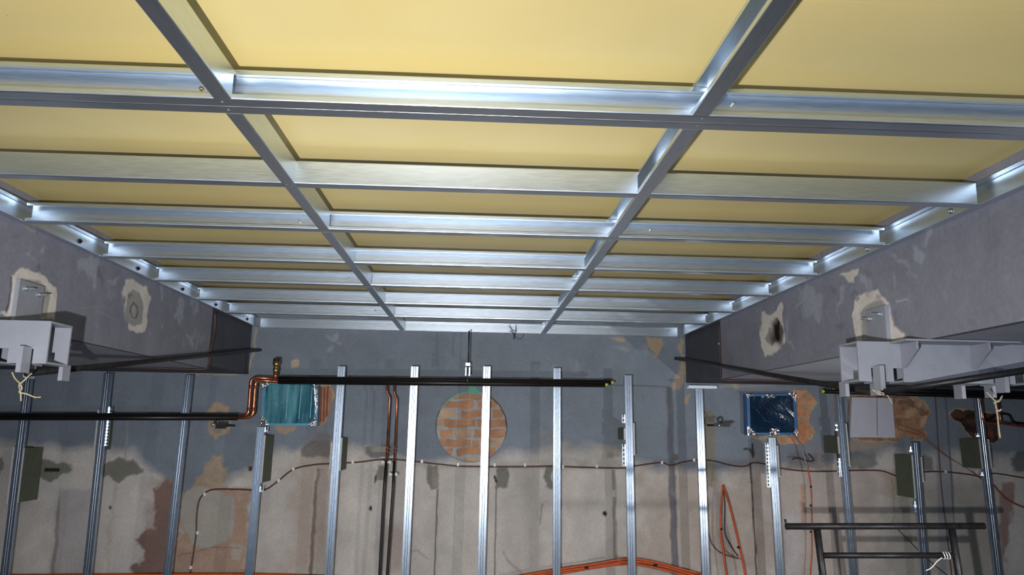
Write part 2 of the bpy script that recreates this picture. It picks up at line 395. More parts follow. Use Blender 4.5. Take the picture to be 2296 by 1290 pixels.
    for x in (1000, 1040, 1080, 1012, 1070, 1225, 1285): c.ell(x, 800+(x % 7)*5, 8, 7, (140,146,154), .35, 3, 7)
    c.scuffs((1200, 820, 1300, 830), 6, (156,160,166), .6, 3)
    c.scuffs((580, 745, 900, 830), 10, (146,150,160), .35, 5)
    c.line([(1018,745),(1016,800)], 1.5, (92,96,106), .6); c.line([(1034,745),(1032,806)], 1.5, (92,96,106), .6)
    c.line([(1372,863),(1500,868),(1502,940),(1508,1030),(1516,1180),(1520,1290)], 1.5, (70,72,82), .7, .6)
    c.poly([(1494,869),(1508,869),(1522,1290),(1506,1290)], (92,94,104), .8, 1.5, 2, -.004)
    c.poly([(1505,1018),(1521,1018),(1521,1031),(1505,1031)], (96,96,92), .95, .8, 1, -.003)
    c.poly([(1360,1013),(1390,1012),(1392,1024),(1361,1027)], (150,144,136), .9, 1, 2)
    c.poly([(556,1046),(566,1046),(565,1057),(556,1057)], (64,52,54), .95, .8, 1, -.005)
    # right-hand part
    c.poly([(2098,890),(2120,890),(2140,1100),(2120,1290),(2105,1290)], (132,138,148), .6, 2, 2)
    c.line([(2120,890),(2133,1060),(2145,1290)], 3, (80,82,90), .7, .5)
    c.poly([(1905,1010),(1962,1020),(1968,1040),(1950,1054),(1905,1050)], (104,106,106), .75, 4, 7)
    c.poly([(1905,985),(1990,990),(1975,1015),(1905,1010)], (170,150,132), .7, 4, 8)
    c.ell(2080, 1040, 14, 20, (96,100,102), .7, 3, 8)
    c.poly([(1760,1015),(1830,1020),(1835,1050),(1765,1050)], (112,110,112), .6, 5, 10)
    c.ell(2290, 1035, 22, 28, (88,94,98), .85, 3, 8)
    c.poly([(2240,1082),(2275,1088),(2270,1130),(2262,1200),(2250,1262),(2238,1200),(2245,1130)], (140,102,92), .75, 3, 9)
    c.poly([(1596,1100),(1604,1100),(1606,1150),(1596,1150)], (196,192,196), .5, 3, 4)
    c.poly([(1618,1130),(1640,1110),(1636,1180),(1622,1190)], (188,182,186), .35, 6, 8)
    for x, a in ((1762, .45), (1775, .5), (1785, .4), (2265, .4)):
        c.poly([(x,1150),(x+10,1140),(x+12,1290),(x,1290)], (206,204,210), a, 4, 6)
    c.poly([(1795,1085),(1804,1085),(1806,1150),(1800,1180)], (186,136,100), .7, 3, 5)
    c.poly([(1975,1060),(2010,1060),(2005,1120),(1980,1110)], (176,140,120), .45, 6, 8)
    c.line([(1998,1075),(2005,1120),(2004,1180)], 3, (130,112,90), .4, 8)
    c.scuffs((1400, 880, 1560, 1030), 7, (128,134,146), .3, 8)
    c.scuffs((20, 850, 420, 960), 8, (128,134,146), .35, 9)
    c.scuffs((100, 1080, 560, 1280), 14, (190,184,176), .3, 10)
    c.scuffs((900, 1100, 1560, 1280), 16, (196,190,182), .25, 11)
x0, x1, z0 = -4.3, 5.2, .35
wb = grid_surface('wall_back', (x0, YB, z0), (x1-x0, 0, 0), (0, 0, ZC+.02-z0), 1050, 255, (0, -1, 0), paint_back, .12); struct(wb)
mb = MB().box((x0, YB+.001, 0), (x1, YB+.12, z0-.001)); o = mb.build('wall_back_base', SIDEM); struct(o); o.name = 'baseboard_back'
struct(MB().box((x0-.1, -1.6, -.1), (x1+.1, YB+.12, 0)).build('floor', FLOORM))
struct(MB().box((x0-.1, -1.6, 0), (x0, YB, ZC+.1)).build('wall_left_outer', SIDEM)).name = 'wall_far_left'
struct(MB().box((x1, -1.6, 0), (x1+.1, YB, ZC+.1)).build('wall_far_right', SIDEM))

# ------------------------------------------------------------------ side bulkheads
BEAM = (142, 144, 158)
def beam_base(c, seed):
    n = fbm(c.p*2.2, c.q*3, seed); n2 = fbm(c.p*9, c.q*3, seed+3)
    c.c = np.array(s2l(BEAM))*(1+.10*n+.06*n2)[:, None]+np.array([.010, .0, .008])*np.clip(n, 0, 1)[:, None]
def paint_left(c):
    beam_base(c, 61)
    c.poly([(25,621),(40,608),(60,604),(84,612),(108,628),(122,648),(124,670),(118,715),(10,716),(-8,700),(15,702),(22,680),(27,640)], (232,226,218), .97, 1.5, 7, .003, .1)
    c.poly([(42,640),(60,626),(84,628),(102,642),(112,665),(105,712),(28,712),(34,680)], (168,166,162), .85, 2, 5, .001)
    c.line([(24,622),(24,650),(20,680),(14,700)], 3, (52,48,48), .8, 2)
    c.poly([(284,632),(300,628),(312,632),(322,640),(334,644),(338,665),(333,690),(328,746),(310,748),(285,738),(281,700),(277,665)], (232,226,218), .97, 1.5, 7, .003, .12)
    c.poly([(286,655),(300,650),(316,660),(322,690),(320,725),(300,732),(283,722),(280,690)], (164,162,160), .9, 1.5, 4, .001)
    c.line([(299,680),(293,690),(292,702),(297,713),(304,712),(309,700),(307,688),(300,678)], 2, (86,84,86), .85, 2)
    c.ell(300, 694, 3, 6, (196,184,160), .8, 1.5, 3)
    c.line([(286,662),(290,668),(292,660),(296,664)], 1.4, (96,94,96), .8, 1)
    for q in ([(183,585),(200,578),(216,588),(213,620),(203,642),(196,625),(188,612)], [(245,630),(255,625),(256,645),(247,650)],
              [(355,625),(372,640),(370,670),(362,660)], [(400,670),(415,680),(410,715),(398,725),(402,700)], [(432,660),(448,662),(440,700),(430,720),(424,700)],
              [(90,560),(105,555),(108,570),(96,575)], [(425,760),(440,752),(445,780),(428,790)], [(60,570),(70,565),(72,580)]):
        c.poly(q, (172,180,194), .75, 3, 16)
    c.line([(165,692),(225,688),(255,694)], 1.8, (156,160,172), .6, 3); c.line([(215,696),(235,705),(255,716)], 1.8, (160,164,176), .6, 3)
    c.ell(364, 730, 2.5, 7, (178,176,172), .9, 1, 3)
    c.poly([(45,502),(60,508),(82,520),(70,520)], (190,170,150), .8, 1.5, 3); c.poly([(195,572),(205,575),(203,580)], (190,170,150), .9, 1.5, 3)
    c.line([(335,627),(352,636)], 2.5, (188,166,146), .7, 1)
    c.scuffs((180, 580, 480, 760), 16, (168,176,190), .5, 61); c.scuffs((0, 520, 480, 760), 12, (116,112,132), .6, 63)
def paint_right(c):
    beam_base(c, 81)
    c.poly([(1737,690),(1746,681),(1755,690),(1758,730),(1757,770),(1740,790),(1718,803),(1710,780),(1704,760),(1706,720),(1712,703),(1728,706)], (232,226,218), .97, 1.5, 7, .003, .1)
    c.poly([(1724,738),(1745,722),(1754,740),(1752,770),(1728,778),(1718,760)], (150,146,144), .9, 2, 4, .001)
    c.ell(1742, 745, 13, 28, (70,58,44), .8, 4, 8); c.ell(1740, 746, 7, 24, (16,13,11), 1, 1.5, 6, -.02)
    c.poly([(1913,668),(1926,664),(1940,660),(1965,650),(1985,662),(1997,670),(1998,700),(2004,725),(2030,748),(2030,766),(1925,766),(1917,725)], (232,226,218), .97, 1.5, 7, .003, .1)
    c.poly([(1930,700),(1950,680),(1975,672),(1988,690),(1985,712),(1982,766),(1932,766)], (164,162,156), .85, 2, 4, .001)
    c.poly([(1880,615),(1896,612),(1908,607),(1925,600),(1920,616),(1912,625),(1910,640),(1902,632),(1893,622)], (228,220,206), .9, 1.5, 8, .001)
    c.line([(1866,610),(1890,598),(1930,592),(1945,600)], 2, (160,150,150), .7, 3)
    for q in ([(1925,605),(1945,610),(1950,650),(1935,660),(1925,630)], [(1785,655),(1810,640),(1845,660),(1842,720),(1835,690),(1820,730),(1800,690),(1790,700)],
              [(2010,570),(2040,580),(2050,600),(2020,590)], [(1880,640),(1892,650),(1885,720),(1878,690)], [(2050,545),(2075,560),(2068,600),(2050,580)],
              [(2000,610),(2010,620),(2005,650)], [(2080,500),(2100,520),(2090,560),(2082,540)], [(1985,560),(2005,556),(2008,570)], [(1760,700),(1772,720),(1770,800),(1762,760)]):
        c.poly(q, (170,177,190), .7, 3, 16)
    c.poly([(1790,680),(1800,678),(1822,790),(1815,800)], (150,154,164), .35, 2, 3)
    c.line([(2010,677),(2022,673),(2034,670)], 3.5, (190,194,198), .8, 3)
    c.line([(1606,735),(1608,800),(1613,850)], 5, (164,140,128), .7, 2)
    c.scuffs((1640, 600, 2290, 740), 20, (166,172,186), .45, 82); c.scuffs((1640, 560, 2290, 740), 16, (118,112,134), .6, 83)
def side(name, xw, xo, pf, rec, yc):
    s = 1 if xw > 0 else -1
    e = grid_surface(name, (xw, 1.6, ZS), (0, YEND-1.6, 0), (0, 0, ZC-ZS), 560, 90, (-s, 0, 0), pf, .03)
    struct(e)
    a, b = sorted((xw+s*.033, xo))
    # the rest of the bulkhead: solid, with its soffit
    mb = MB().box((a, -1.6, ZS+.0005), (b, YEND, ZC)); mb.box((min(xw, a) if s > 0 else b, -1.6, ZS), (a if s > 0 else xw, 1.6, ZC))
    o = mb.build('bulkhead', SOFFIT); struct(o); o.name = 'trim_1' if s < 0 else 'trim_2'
    a, b = sorted((rec, xo))
    o = MB().box((a, YEND, ZS+.03), (b, YB-.001, ZC)).build('trim', RECESSM); struct(o); o.name = 'trim_3' if s < 0 else 'trim_4'
    # plaster edge bead lines of the recess
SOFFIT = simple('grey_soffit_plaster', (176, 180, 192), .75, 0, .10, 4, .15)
side('wall_left', XLW, x0, paint_left, XLW-.03, 0)
side('wall_right', XRW, x1, paint_right, XRW+.03, 0)
# ------------------------------------------------------------------ yellow ceiling boards
def ceil_mat():
    M, N, L, B = newmat('yellow_faced_board')
    tc = N.new('ShaderNodeTexCoord')
    n1 = N.new('ShaderNodeTexNoise'); n1.inputs['Scale'].default_value = 1.3; n1.inputs['Detail'].default_value = 4; L.new(tc.outputs['Object'], n1.inputs['Vector'])
    n2 = N.new('ShaderNodeTexNoise'); n2.inputs['Scale'].default_value = 160; L.new(tc.outputs['Object'], n2.inputs['Vector'])
    n3 = N.new('ShaderNodeTexVoronoi'); n3.inputs['Scale'].default_value = 9; L.new(tc.outputs['Object'], n3.inputs['Vector'])
    cr_ = N.new('ShaderNodeValToRGB'); cr_.color_ramp.elements[0].position = .35; cr_.color_ramp.elements[1].position = .65
    cr_.color_ramp.elements[0].color = s2l((228, 207, 140))+(1,); cr_.color_ramp.elements[1].color = s2l((236, 218, 156))+(1,)
    L.new(n1.outputs[0], cr_.inputs[0])
    sp_ = N.new('ShaderNodeMapRange'); sp_.inputs[1].default_value = .012; sp_.inputs[2].default_value = .02; sp_.inputs[3].default_value = 1; sp_.inputs[4].default_value = 0
    L.new(n3.outputs['Distance'], sp_.inputs[0])
    mx = N.new('ShaderNodeMix'); mx.data_type = 'RGBA'; L.new(sp_.outputs[0], mx.inputs[0]); L.new(cr_.outputs[0], mx.inputs[6]); mx.inputs[7].default_value = (.35, .25, .08, 1)
    L.new(mx.outputs[2], B.inputs['Base Color']); B.inputs['Roughness'].default_value = .5; B.inputs['Specular IOR Level'].default_value = .3
    b = N.new('ShaderNodeBump'); b.inputs['Strength'].default_value = .12; b.inputs['Distance'].default_value = .002; L.new(n2.outputs[0], b.inputs['Height']); L.new(b.outputs[0], B.inputs['Normal'])
    return M
CEILM = ceil_mat()
mb = MB(); ys = [-1.6, .85, 1.42, 3.5, 5.0, YB+.1]
for a, b in zip(ys[:-1], ys[1:]):
    mb.box((XLW-.03, a+.0006, ZC+random.uniform(0, .0012)), (XRW+.03, b-.0006, ZC+.02))
struct(mb.build('ceiling', CEILM))

# ------------------------------------------------------------------ ceiling frame
FW = .042; TH = .0012; LIP = .013
def rounded(pts, rad, k=4):
    out = [pts[0]]
    for a, b, c in zip(pts[:-2], pts[1:-1], pts[2:]):
        a, b, c = (np.array(q, float) for q in (a, b, c)); d1 = (a-b)/np.linalg.norm(a-b); d2 = (c-b)/np.linalg.norm(c-b)
        cen = b+(d1+d2)*rad
        for i in range(k+1):
            w = math.pi/2*i/k; out.append(tuple(cen-d2*rad*math.cos(w)-d1*rad*math.sin(w)))
    return out+[pts[-1]]
def c_open():   # 2D (across, up): opens to the negative side, lips turned in
    return rounded([(-FW/2, HF-LIP), (-FW/2, HF), (FW/2, HF), (FW/2, 0), (-FW/2, 0), (-FW/2, LIP)], .0035)
def screw_part(p, nrm, parent, r=.0045):
    mb = MB(); disc(mb, p, nrm, r, .0022); mb.build('rivet', BOLT, parent, True)
ORD = ['', 'doubled', 'second', 'third', 'fourth', 'fifth', 'sixth', 'seventh', 'eighth']
def joist(k, y, xa, xb, flip, label, rivets=()):
    t = thing('ceiling_joist', label, 'ceiling joist', ((xa+xb)/2, y, ZF), 'cross joists of the ceiling frame')
    s = -1 if flip else 1
    prof = c_open() if s > 0 else [(-a, b) for a, b in c_open()]
    MB().sheet(prof, TH*s, (xa, y, ZF), (xb, y, ZF), (0, 1, 0), (0, 0, 1)).build('channel', GX, t)
    for q in rivets: screw_part(q, (0, 0, -1), t)
    return t
g = .0008; HR = FW/2
segs = [(XL, RXL-HR, 'left bay'), (RXL+HR, RXR-HR, 'middle bay'), (RXR+HR, XR, 'right bay')]
place = {0: 'nearest the camera, just inside the top edge of the photo', 1: '', 2: '', 3: 'third row back, right behind the flat-faced row', 4: 'fourth row back', 5: 'fifth row back', 6: 'sixth row back, third from the far wall', 7: 'seventh row back, beside the far wall joist'}
def riv(y, both=True): return [(RXL-.006, y, ZF), (RXR+.008, y, ZF)]
joist(0, JY[0], XL+g, XR-g, False, 'galvanised joist across the ceiling nearest the camera, only a sliver at top right', ())
joist(1, 1.7605, XL+g, XR-g, False, 'front half of the doubled galvanised joist, large bright joist nearest the camera', riv(1.757))
joist(1, 1.7605+FW+.002, XL+g, XR-g, False, 'rear half of the doubled galvanised joist, behind a bright seam', riv(1.7605+FW+.002))
for k in (2, 4, 6):
    for xa, xb, w in segs:
        joist(k, JY[k], xa+g, xb-g, k == 2, 'galvanised joist, %s, %s' % (w, {2: 'second row, dull flat web', 4: 'fourth row from the camera', 6: 'sixth row, third from the far wall'}[k]), ())
for k in (3, 5, 7):
    joist(k, JY[k], XL+g, XR-g, False, 'long galvanised joist across all bays, %s' % {3: 'third row from the camera', 5: 'fifth row from the camera', 7: 'seventh row, next to the far wall track'}[k], riv(JY[k]))
# track on the far wall
t = thing('wall_track', 'galvanised track along the top of the far wall, last member of the frame', 'metal track', (0, JY[8], ZF), 'tracks round the ceiling frame')
u_prof = [(-.018, HF), (.018, HF), (.02, HF-.002), (.02, .002), (.018, 0), (-.018, 0)]
MB().sheet(u_prof, TH, (XL+g, YB-.022, ZF), (XR-g, YB-.022, ZF), (0, 1, 0), (0, 0, 1)).build('channel', GX, t)
# tracks on the bulkheads
for s, xw, w in ((-1, XLW, 'left'), (1, XRW, 'right')):
    t = thing('wall_track', 'galvanised track fixed along the top of the %s bulkhead with screws' % w, 'metal track', (xw-s*.017, 3, ZF), 'tracks round the ceiling frame')
    pr = [(-.016, HF), (.014, HF), (.016, HF-.002), (.016, .002), (.014, 0), (-.016, 0)]
    pr = [(a*s, b) for a, b in pr]
    MB().sheet(pr, TH*s, (xw-s*.0175, -1, ZF), (xw-s*.0175, YB-.045, ZF), (1, 0, 0), (0, 0, 1)).build('channel', GY, t)
    for a, b in zip(JY[:-1], JY[1:]):
        c = (xw-s*.0035, a+(b-a)*(.72 if s < 0 else .3), ZF+HF*.45)
        mb = MB(); disc(mb, c, (-s, 0, 0), .011, .004); disc(mb, (c[0]-s*.004, c[1], c[2]), (-s, 0, 0), .006, .006); mb.build('screw', BOLT if s > 0 else BLACKSTEEL, t, True)
# longitudinal runners, cut where the long joists pass
yc = [(-1.0, JY[0]-HR), (JY[0]+HR, 1.7605-HR), (1.7605+FW+.002+HR, JY[3]-HR), (JY[3]+HR, JY[5]-HR), (JY[5]+HR, JY[7]-HR), (JY[7]+HR, YB-.044)]
nm = ['behind the camera', 'running up out of the photo top', 'from the doubled joist to the third row', 'from the third to the fifth row', 'from the fifth to the seventh row', 'short last piece at the far wall']
def text_part(txt, loc, rx, size, parent):
    cu = bpy.data.curves.new('stamp', 'FONT'); cu.body = txt; cu.size = size; cu.extrude = .0002
    o = bpy.data.objects.new('stamp', cu); COL.objects.link(o)
    bpy.context.view_layer.update()
    me = bpy.data.meshes.new_from_object(o.evaluated_get(bpy.context.evaluated_depsgraph_get())); bpy.data.objects.remove(o)
    me.materials.clear(); me.materials.append(INK)
    p = bpy.data.objects.new('stamped_text', me); COL.objects.link(p)
    p.matrix_world = Matrix.Translation(Vector(loc)) @ rx
    p.parent = parent; p.matrix_parent_inverse = parent.matrix_world.inverted(); return p
for X, w in ((RXL, 'left'), (RXR, 'right')):
    for i, (a, b) in enumerate(yc):
        if i == 0: continue
        t = thing('ceiling_runner', 'galvanised %s runner of the ceiling frame, %s' % (w, nm[i]), 'ceiling runner', (X, (a+b)/2, ZF), 'lengthwise runners of the ceiling frame')
        MB().sheet(c_open(), TH, (X, a+g, ZF), (X, b-g, ZF), (1, 0, 0), (0, 0, 1)).build('channel', GY, t)
        for y in JY[2:8:2]:
            if a < y < b:
                screw_part((X-.008, y-.006, ZF), (0, 0, -1), t); screw_part((X+.008, y+.008, ZF), (0, 0, -1), t, .0035)
        if i == 2:
            R = Matrix.Rotation(math.pi, 4, 'X') @ Matrix.Rotation(-math.pi/2, 4, 'Z')
            text_part('31A4D', (X-.010, a+.012 if w == 'left' else a+.012, ZF-.0005), R, .022, t)

# loose screws pushed through joist webs
JO = [o for o in bpy.data.objects if o.name.startswith('ceiling_joist')]
def joist_at(p): return min(JO, key=lambda o: abs(o.location.y-p[1])*10+(0 if len(o['label']) and abs(o.location.x-p[0]) < 1 else .5))
for (u, v), k, mm in (((452,199), 1.7605, BRASS), ((1643,233), 1.7605, BOLT), ((672,497), JY[3], BOLT), ((1458,515), JY[3], BOLT), ((782,625), JY[5], BOLT), ((842,697), JY[7], BOLT)):
    y = k+FW/2-TH; p = at(u, v, 1, y); mb = MB(); disc(mb, p, (0, -1, 0), .0055, .006); mb.build('screw', mm, joist_at(p), True)

# ------------------------------------------------------------------ wall studs
YS = 6.0
def stud_prof(): # web toward -Y with two beads, flanges back
    w = .030; d = .027
    return [(w-.008, d), (w, d), (w, .001), (w-.001, 0), (.010, 0), (.008, .0016), (.006, 0), (-.006, 0), (-.008, .0016), (-.010, 0), (-w+.001, 0), (-w, .001), (-w, d), (-w+.008, d)]
STUDS = [((63,842),(9,1290),'far left stud, its lower half beside a long green board'), ((241,842),(194,1290),'second stud from the left, with a perforated hanger on its right'),
 ((423,843),(374,1290),'third stud from the left, beside the dark red stain'), ((585,958),(557,1290),'short stud standing below the left blue duct'),
 ((766,822),(736,1290),'stud just right of the left blue duct'), ((930,822),(908,1290),'brightest stud, right of the two thin vertical pipes'),
 ((1092,822),(1079,1290),'stud crossing the round brick patch'), ((1249,826),(1248,1290),'stud right of the round brick patch'),
 ((1408,842),(1417,1290),'with a perforated hanger, right of the capped pipe ends'), ((1567,868),(1583,1290),'with a short cap rail on top, left of the right blue duct'),
 ((1731,982),(1750,1290),'short stud standing below the right blue duct'), ((1880,880),(1915,1290),'stud between the blue duct and the white panel'),
 ((2052,993),(2076,1290),'short stud standing below the white panel, behind the scaffold'), ((2194,890),(2240,1290),'far right stud, in front of the copper elbows')]
studpos = []
for i, (a, b, w) in enumerate(STUDS):
    p, q = at(*a, 1, YS), at(*b, 1, YS); d = (q-p)/(q[2]-p[2]); foot = p+d*(0.001-p[2])
    if p[2] > 2.08 and i in (0, 1, 2): p = p+d*(ZS-.002-p[2])
    foot[1] = YS
    t = thing('wall_stud', 'galvanised wall stud, '+w, 'wall stud', foot, 'upright studs along the back wall')
    MB().sheet(stud_prof(), -.0012, foot, p, (1, 0, 0), (0, 1, 0)).build('channel', GZ, t)
    studpos.append((p, foot, t))
def sx(i, z):
    p, f, _ = studpos[i]; return f[0]+(p[0]-f[0])*(z-f[2])/(p[2]-f[2])
# cap rail on stud 10
pr = at(1543, 865, 1, YS+.01); pq = at(1606, 866, 1, YS+.01)
t = studpos[9][2]
MB().sheet([(-.02,-.02),(-.02,0),(.02,0),(.02,-.02)], .0012, (pr[0], YS+.012, pr[2]), (pq[0], YS+.012, pr[2]), (0,1,0), (0,0,1)).build('cap_rail', GX, t)
# green plasterboard packers between stud and wall:  (stud, side, y top, y bottom)
def zof(i, v):
    p, f, _ = studpos[i]; lo, hi = 0., 3.
    for _ in range(40):
        mid = (lo+hi)/2; u_, v_ = project(np.array([[sx(i, mid), YS, mid]]))
        if v_[0] > v: lo = mid
        else: hi = mid
    return lo
PACK = [(0, 1, 1005, 1127, 'right side of the far left stud', .25), (0, -1, 1003, 1130, 'left side of the far left stud', .25), (1, -1, 920, 1010, 'left side of the second stud from the left', .25),
 (3, 1, 976, 1083, 'right side of the short stud below the left blue duct', .25), (4, 1, 982, 1056, 'right side of the stud beside the left blue duct', .25),
 (4, -1, 992, 1052, 'hidden left side of the stud beside the left blue duct', .2),
 (8, 1, 949, 1021, 'right side of the stud with the perforated hanger', .2), (8, -1, 961, 987, 'left side of the stud near the capped pipes, small square piece', .25),
 (10, 1, 1000, 1070, 'right side of the short stud below the right blue duct', .2), (11, 1, 950, 1047, 'right side of the stud beside the white panel', .2),
 (11, -1, 979, 1018, 'left side of the stud beside the white panel', .25), (12, -1, 1021, 1118, 'left side of the short stud below the white panel, largest green face', .25),
 (12, 1, 1025, 1082, 'right side of the short stud below the white panel', .2), (13, -1, 985, 1052, 'left side of the far right stud', .25), (13, 1, 985, 1052, 'right side of the far right stud', .2)]
for i, s, va, vb, w, dep in PACK:
    za, zb = zof(i, va), zof(i, vb); xa, xb = sx(i, za), sx(i, zb)
    off = s*.0315; th = s*.0125
    def quad(y, o_): return [(xa+o_, y, za), (xb+o_, y, zb)]
    A = [(xa+off, YS-.004, za), (xa+off+th, YS-.004, za), (xb+off+th, YS-.004, zb), (xb+off, YS-.004, zb)]
    t = thing('plasterboard_packer', 'green plasterboard piece, '+w, 'plasterboard piece', ((xa+xb)/2+off, YS, zb), 'plasterboard pieces beside the studs')
    MB().prism([(p[0], p[1]-.002, p[2]) for p in A][::-1] if s > 0 else [(p[0], p[1]-.002, p[2]) for p in A], (0, .003, 0)).build('cut_edge', GYPEDGE, t)
    MB().prism([(p[0], p[1]+.0015, p[2]) for p in A][::-1] if s > 0 else [(p[0], p[1]+.0015, p[2]) for p in A], (0, min(dep, YB-YS)-.006, 0)).build('board', GYPGREEN, t)
# perforated direct hangers
def hanger(i, s, va, vb, w, skip=None, x_off=.010):
    za, zb = zof(i, va), zof(i, vb); n = 12; t = thing('perforated_hanger', 'bright perforated metal hanger strip '+w, 'metal hanger', (sx(i, (za+zb)/2)+s*.035, YS+.03, zb), 'perforated hangers on the studs')
    mb = MB(); X = sx(i, (za+zb)/2)+s*(.0315+x_off); dz = (za-zb)/n; gap = False
    for k in range(n):
        z = zb+k*dz
        if skip and zof(i, skip[1])-.004 < z+dz and z < zof(i, skip[0])+.004:
            if mb.V: mb.build('strip', BOLT, t); mb = MB()
            continue
        for a, b in ((0, .006), (.019, .025)): mb.box((X-.0125+a, YS+.02, z), (X-.0125+b, YS+.0212, z+dz))
        mb.box((X-.0065, YS+.02, z), (X+.0065, YS+.0212, z+dz*.35))
        mb.prism([(X-.006, YS+.0206, z+dz*.35), (X+.006, YS+.0206, z+dz*.35), (X, YS+.012, z+dz*.8)], (0, .001, 0))
    if mb.V: mb.build('strip', BOLT, t)
hanger(1, 1, 912, 1000, 'right of the second stud from the left'); hanger(8, -1, 930, 1046, 'left of the stud near the capped pipes', (959, 989))
hanger(10, -1, 994, 1094, 'left of the short stud below the right blue duct'); hanger(11, -1, 946, 1070, 'left of the stud beside the white panel', (977, 1020))
hanger(12, -1, 1002, 1150, 'left of the stud below the white panel', (1019, 1120)); hanger(13, -1, 972, 1068, 'left of the far right stud', (983, 1054)); hanger(3, 1, 957, 1104, 'right of the short stud below the left blue duct', (974, 1085))

# ------------------------------------------------------------------ round brick patch
BR = [(875,897,[(1650,1700),(1702,1870),(1880,1925),(1930,1975)]),(897,918,[(1600,1815),(1840,1990),(1996,2045)]),(918,939,[(1560,1690),(1718,1870),(1880,1935),(1945,2030)]),
      (939,961,[(1530,1593),(1605,1830),(1842,2060)]),(961,983,[(1570,1670),(1688,1792),(1810,2035)]),(983,1004,[(1560,1785),(1802,1850),(1856,2020)]),
      (1004,1025,[(1600,1660),(1683,1860),(1866,1970)]),(1025,1040,[(1740,1850)])]
def paint_brick(c):
    c.c[:] = s2l((170,170,172)); c.c *= (1+.12*fbm(c.p*20, c.q*20, 5))[:, None]; c.h[:] = .0
    k = 0
    for ya, yb, row in BR:
        for a, b in row:
            a = a/3.2257+500; b = b/3.2257+500; k += 1; r = random.random()
            col = (200-24*r, 142-12*r, 104-8*r) if (k % 4) else (192, 158, 128)
            c.poly([(a+1,ya+2.2),(b-1,ya+2.2),(b-1,yb-2),(a+1,yb-2)], col, .96, 1.0, 4.5, .004, .35)
    m_ = sdpoly(c.u, c.v, CIRC); e = np.clip((m_+4)/3, 0, 1)*.9
    c.mix(e, (128,132,138), .004)
    u, v = c.u, c.v
    top = np.clip((m_+7)/3, 0, 1)*(v < 925)*(u < 1082)*(1-np.clip((v-880)/45, 0, 1)); c.mix(top, (110,176,154), .005)
    c.poly([(1048,884),(1053,868),(1060,864),(1067,872),(1076,884)], (104,172,150), .95, 1, 3, .006)
    c.line([(1098,890),(1120,908),(1133,935),(1137,965),(1132,990)], 1.8, (40,38,38), .9, 1)
    c.line([(990,905),(979,940),(977,965),(981,990)], 1.4, (50,50,52), .8, 1)
CIRC = [(1057+81*math.cos(a*math.pi/24), 957+81*math.sin(a*math.pi/24)) for a in range(48)]
CIRC2 = CIRC[:34]+[(1046,878),(1052,866),(1060,862),(1068,869),(1075,879)]+CIRC[38:]
a_, b_ = at(968, 1045, 1, YB), at(1148, 855, 1, YB)
grid_surface('brick_patch', (a_[0], YB-.004, a_[2]), (b_[0]-a_[0], 0, 0), (0, 0, b_[2]-a_[2]), 210, 220, (0, -1, 0), paint_brick, .004, keep=lambda c: sdpoly(c.u, c.v, CIRC2) < 0)
o = bpy.data.objects['brick_patch']; tag(o, 'round opening in the plaster showing orange brick courses with a teal rim', 'brick patch')

def rough_brick(name, poly, label, cols, seed, rows=22, hollow=False):
    P = np.array(poly); a, b = at(P[:,0].min()-6, P[:,1].max()+6, 1, YB), at(P[:,0].max()+6, P[:,1].min()-6, 1, YB)
    def pf(c):
        r = np.random.default_rng(seed); c.c[:] = s2l(cols[0]); c.c *= (1+.3*fbm(c.p*18, c.q*18, seed))[:, None]; c.h[:] = .003+.010*np.abs(fbm(c.p*16, c.q*16, seed+2))
        y = P[:,1].min()-4
        while y < P[:,1].max():
            hh = rows*r.uniform(.85, 1.15); x = P[:,0].min()-r.uniform(0, 20)
            while x < P[:,0].max():
                ww = r.uniform(26, 50); cc = cols[1+r.integers(0, len(cols)-1)]
                if not hollow: c.poly([(x+1.5,y+2),(x+ww-2,y+2),(x+ww-2,y+hh-2),(x+1.5,y+hh-2)], cc, .9, 1.5, 8, r.uniform(.002, .012), .5)
                x += ww
            y += hh
        if hollow:
            for q in (719, 726, 733): c.line([(q+2,864),(q-1,945)], 2, (110,70,52), .9, .6, -.001)
            c.line([(712,866),(740,868)], 3, (120,70,50), .9, 1)
        d = sdpoly(*c.warp(8), poly); c.mix(np.clip((d+5)/3, 0, 1), (176,160,134), .006)
    def kp(c):
        c.k = 777; return sdpoly(*c.warp(6), poly) < 0
    o = grid_surface(name, (a[0], YB-.003, a[2]), (b[0]-a[0], 0, 0), (0, 0, b[2]-a[2]), 170, 170, (0,-1,0), pf, .003, keep=kp)
    tag(o, label, 'brick patch'); return o
rough_brick('brick_patch', [(700,860),(742,862),(750,880),(744,905),(742,925),(732,946),(722,955),(700,956)], 'pinkish hollow brick exposed right of the left blue duct', [(176,122,98),(196,140,112)], 11, hollow=True)
rough_brick('brick_patch', [(1776,874),(1812,876),(1826,890),(1832,903),(1822,922),(1816,945),(1828,970),(1822,988),(1806,999),(1750,998),(1740,984),(1690,984),(1682,976),(1776,976)], 'orange brick edge with chipped plaster right of the right blue duct', [(176,150,120),(200,134,98),(186,122,86),(206,146,110)], 12, 21)
rough_brick('brick_patch', [(1898,892),(1930,880),(2045,883),(2075,900),(2086,925),(2078,945),(2072,965),(2082,975),(2066,990),(2020,984),(2010,996),(1912,990),(1902,960)], 'rough hacked brick around and right of the white panel', [(160,132,106),(176,124,92),(150,104,80),(188,150,122),(128,96,76)], 13, 20)
rough_brick('brick_patch', [(2124,925),(2140,912),(2160,916),(2196,918),(2240,930),(2240,990),(2222,1000),(2200,985),(2180,985),(2160,965),(2150,950),(2134,942)], 'dark broken hole in brick behind the far right stud and copper pipes', [(70,54,46),(120,74,58),(96,66,54),(50,38,32)], 14, 14)

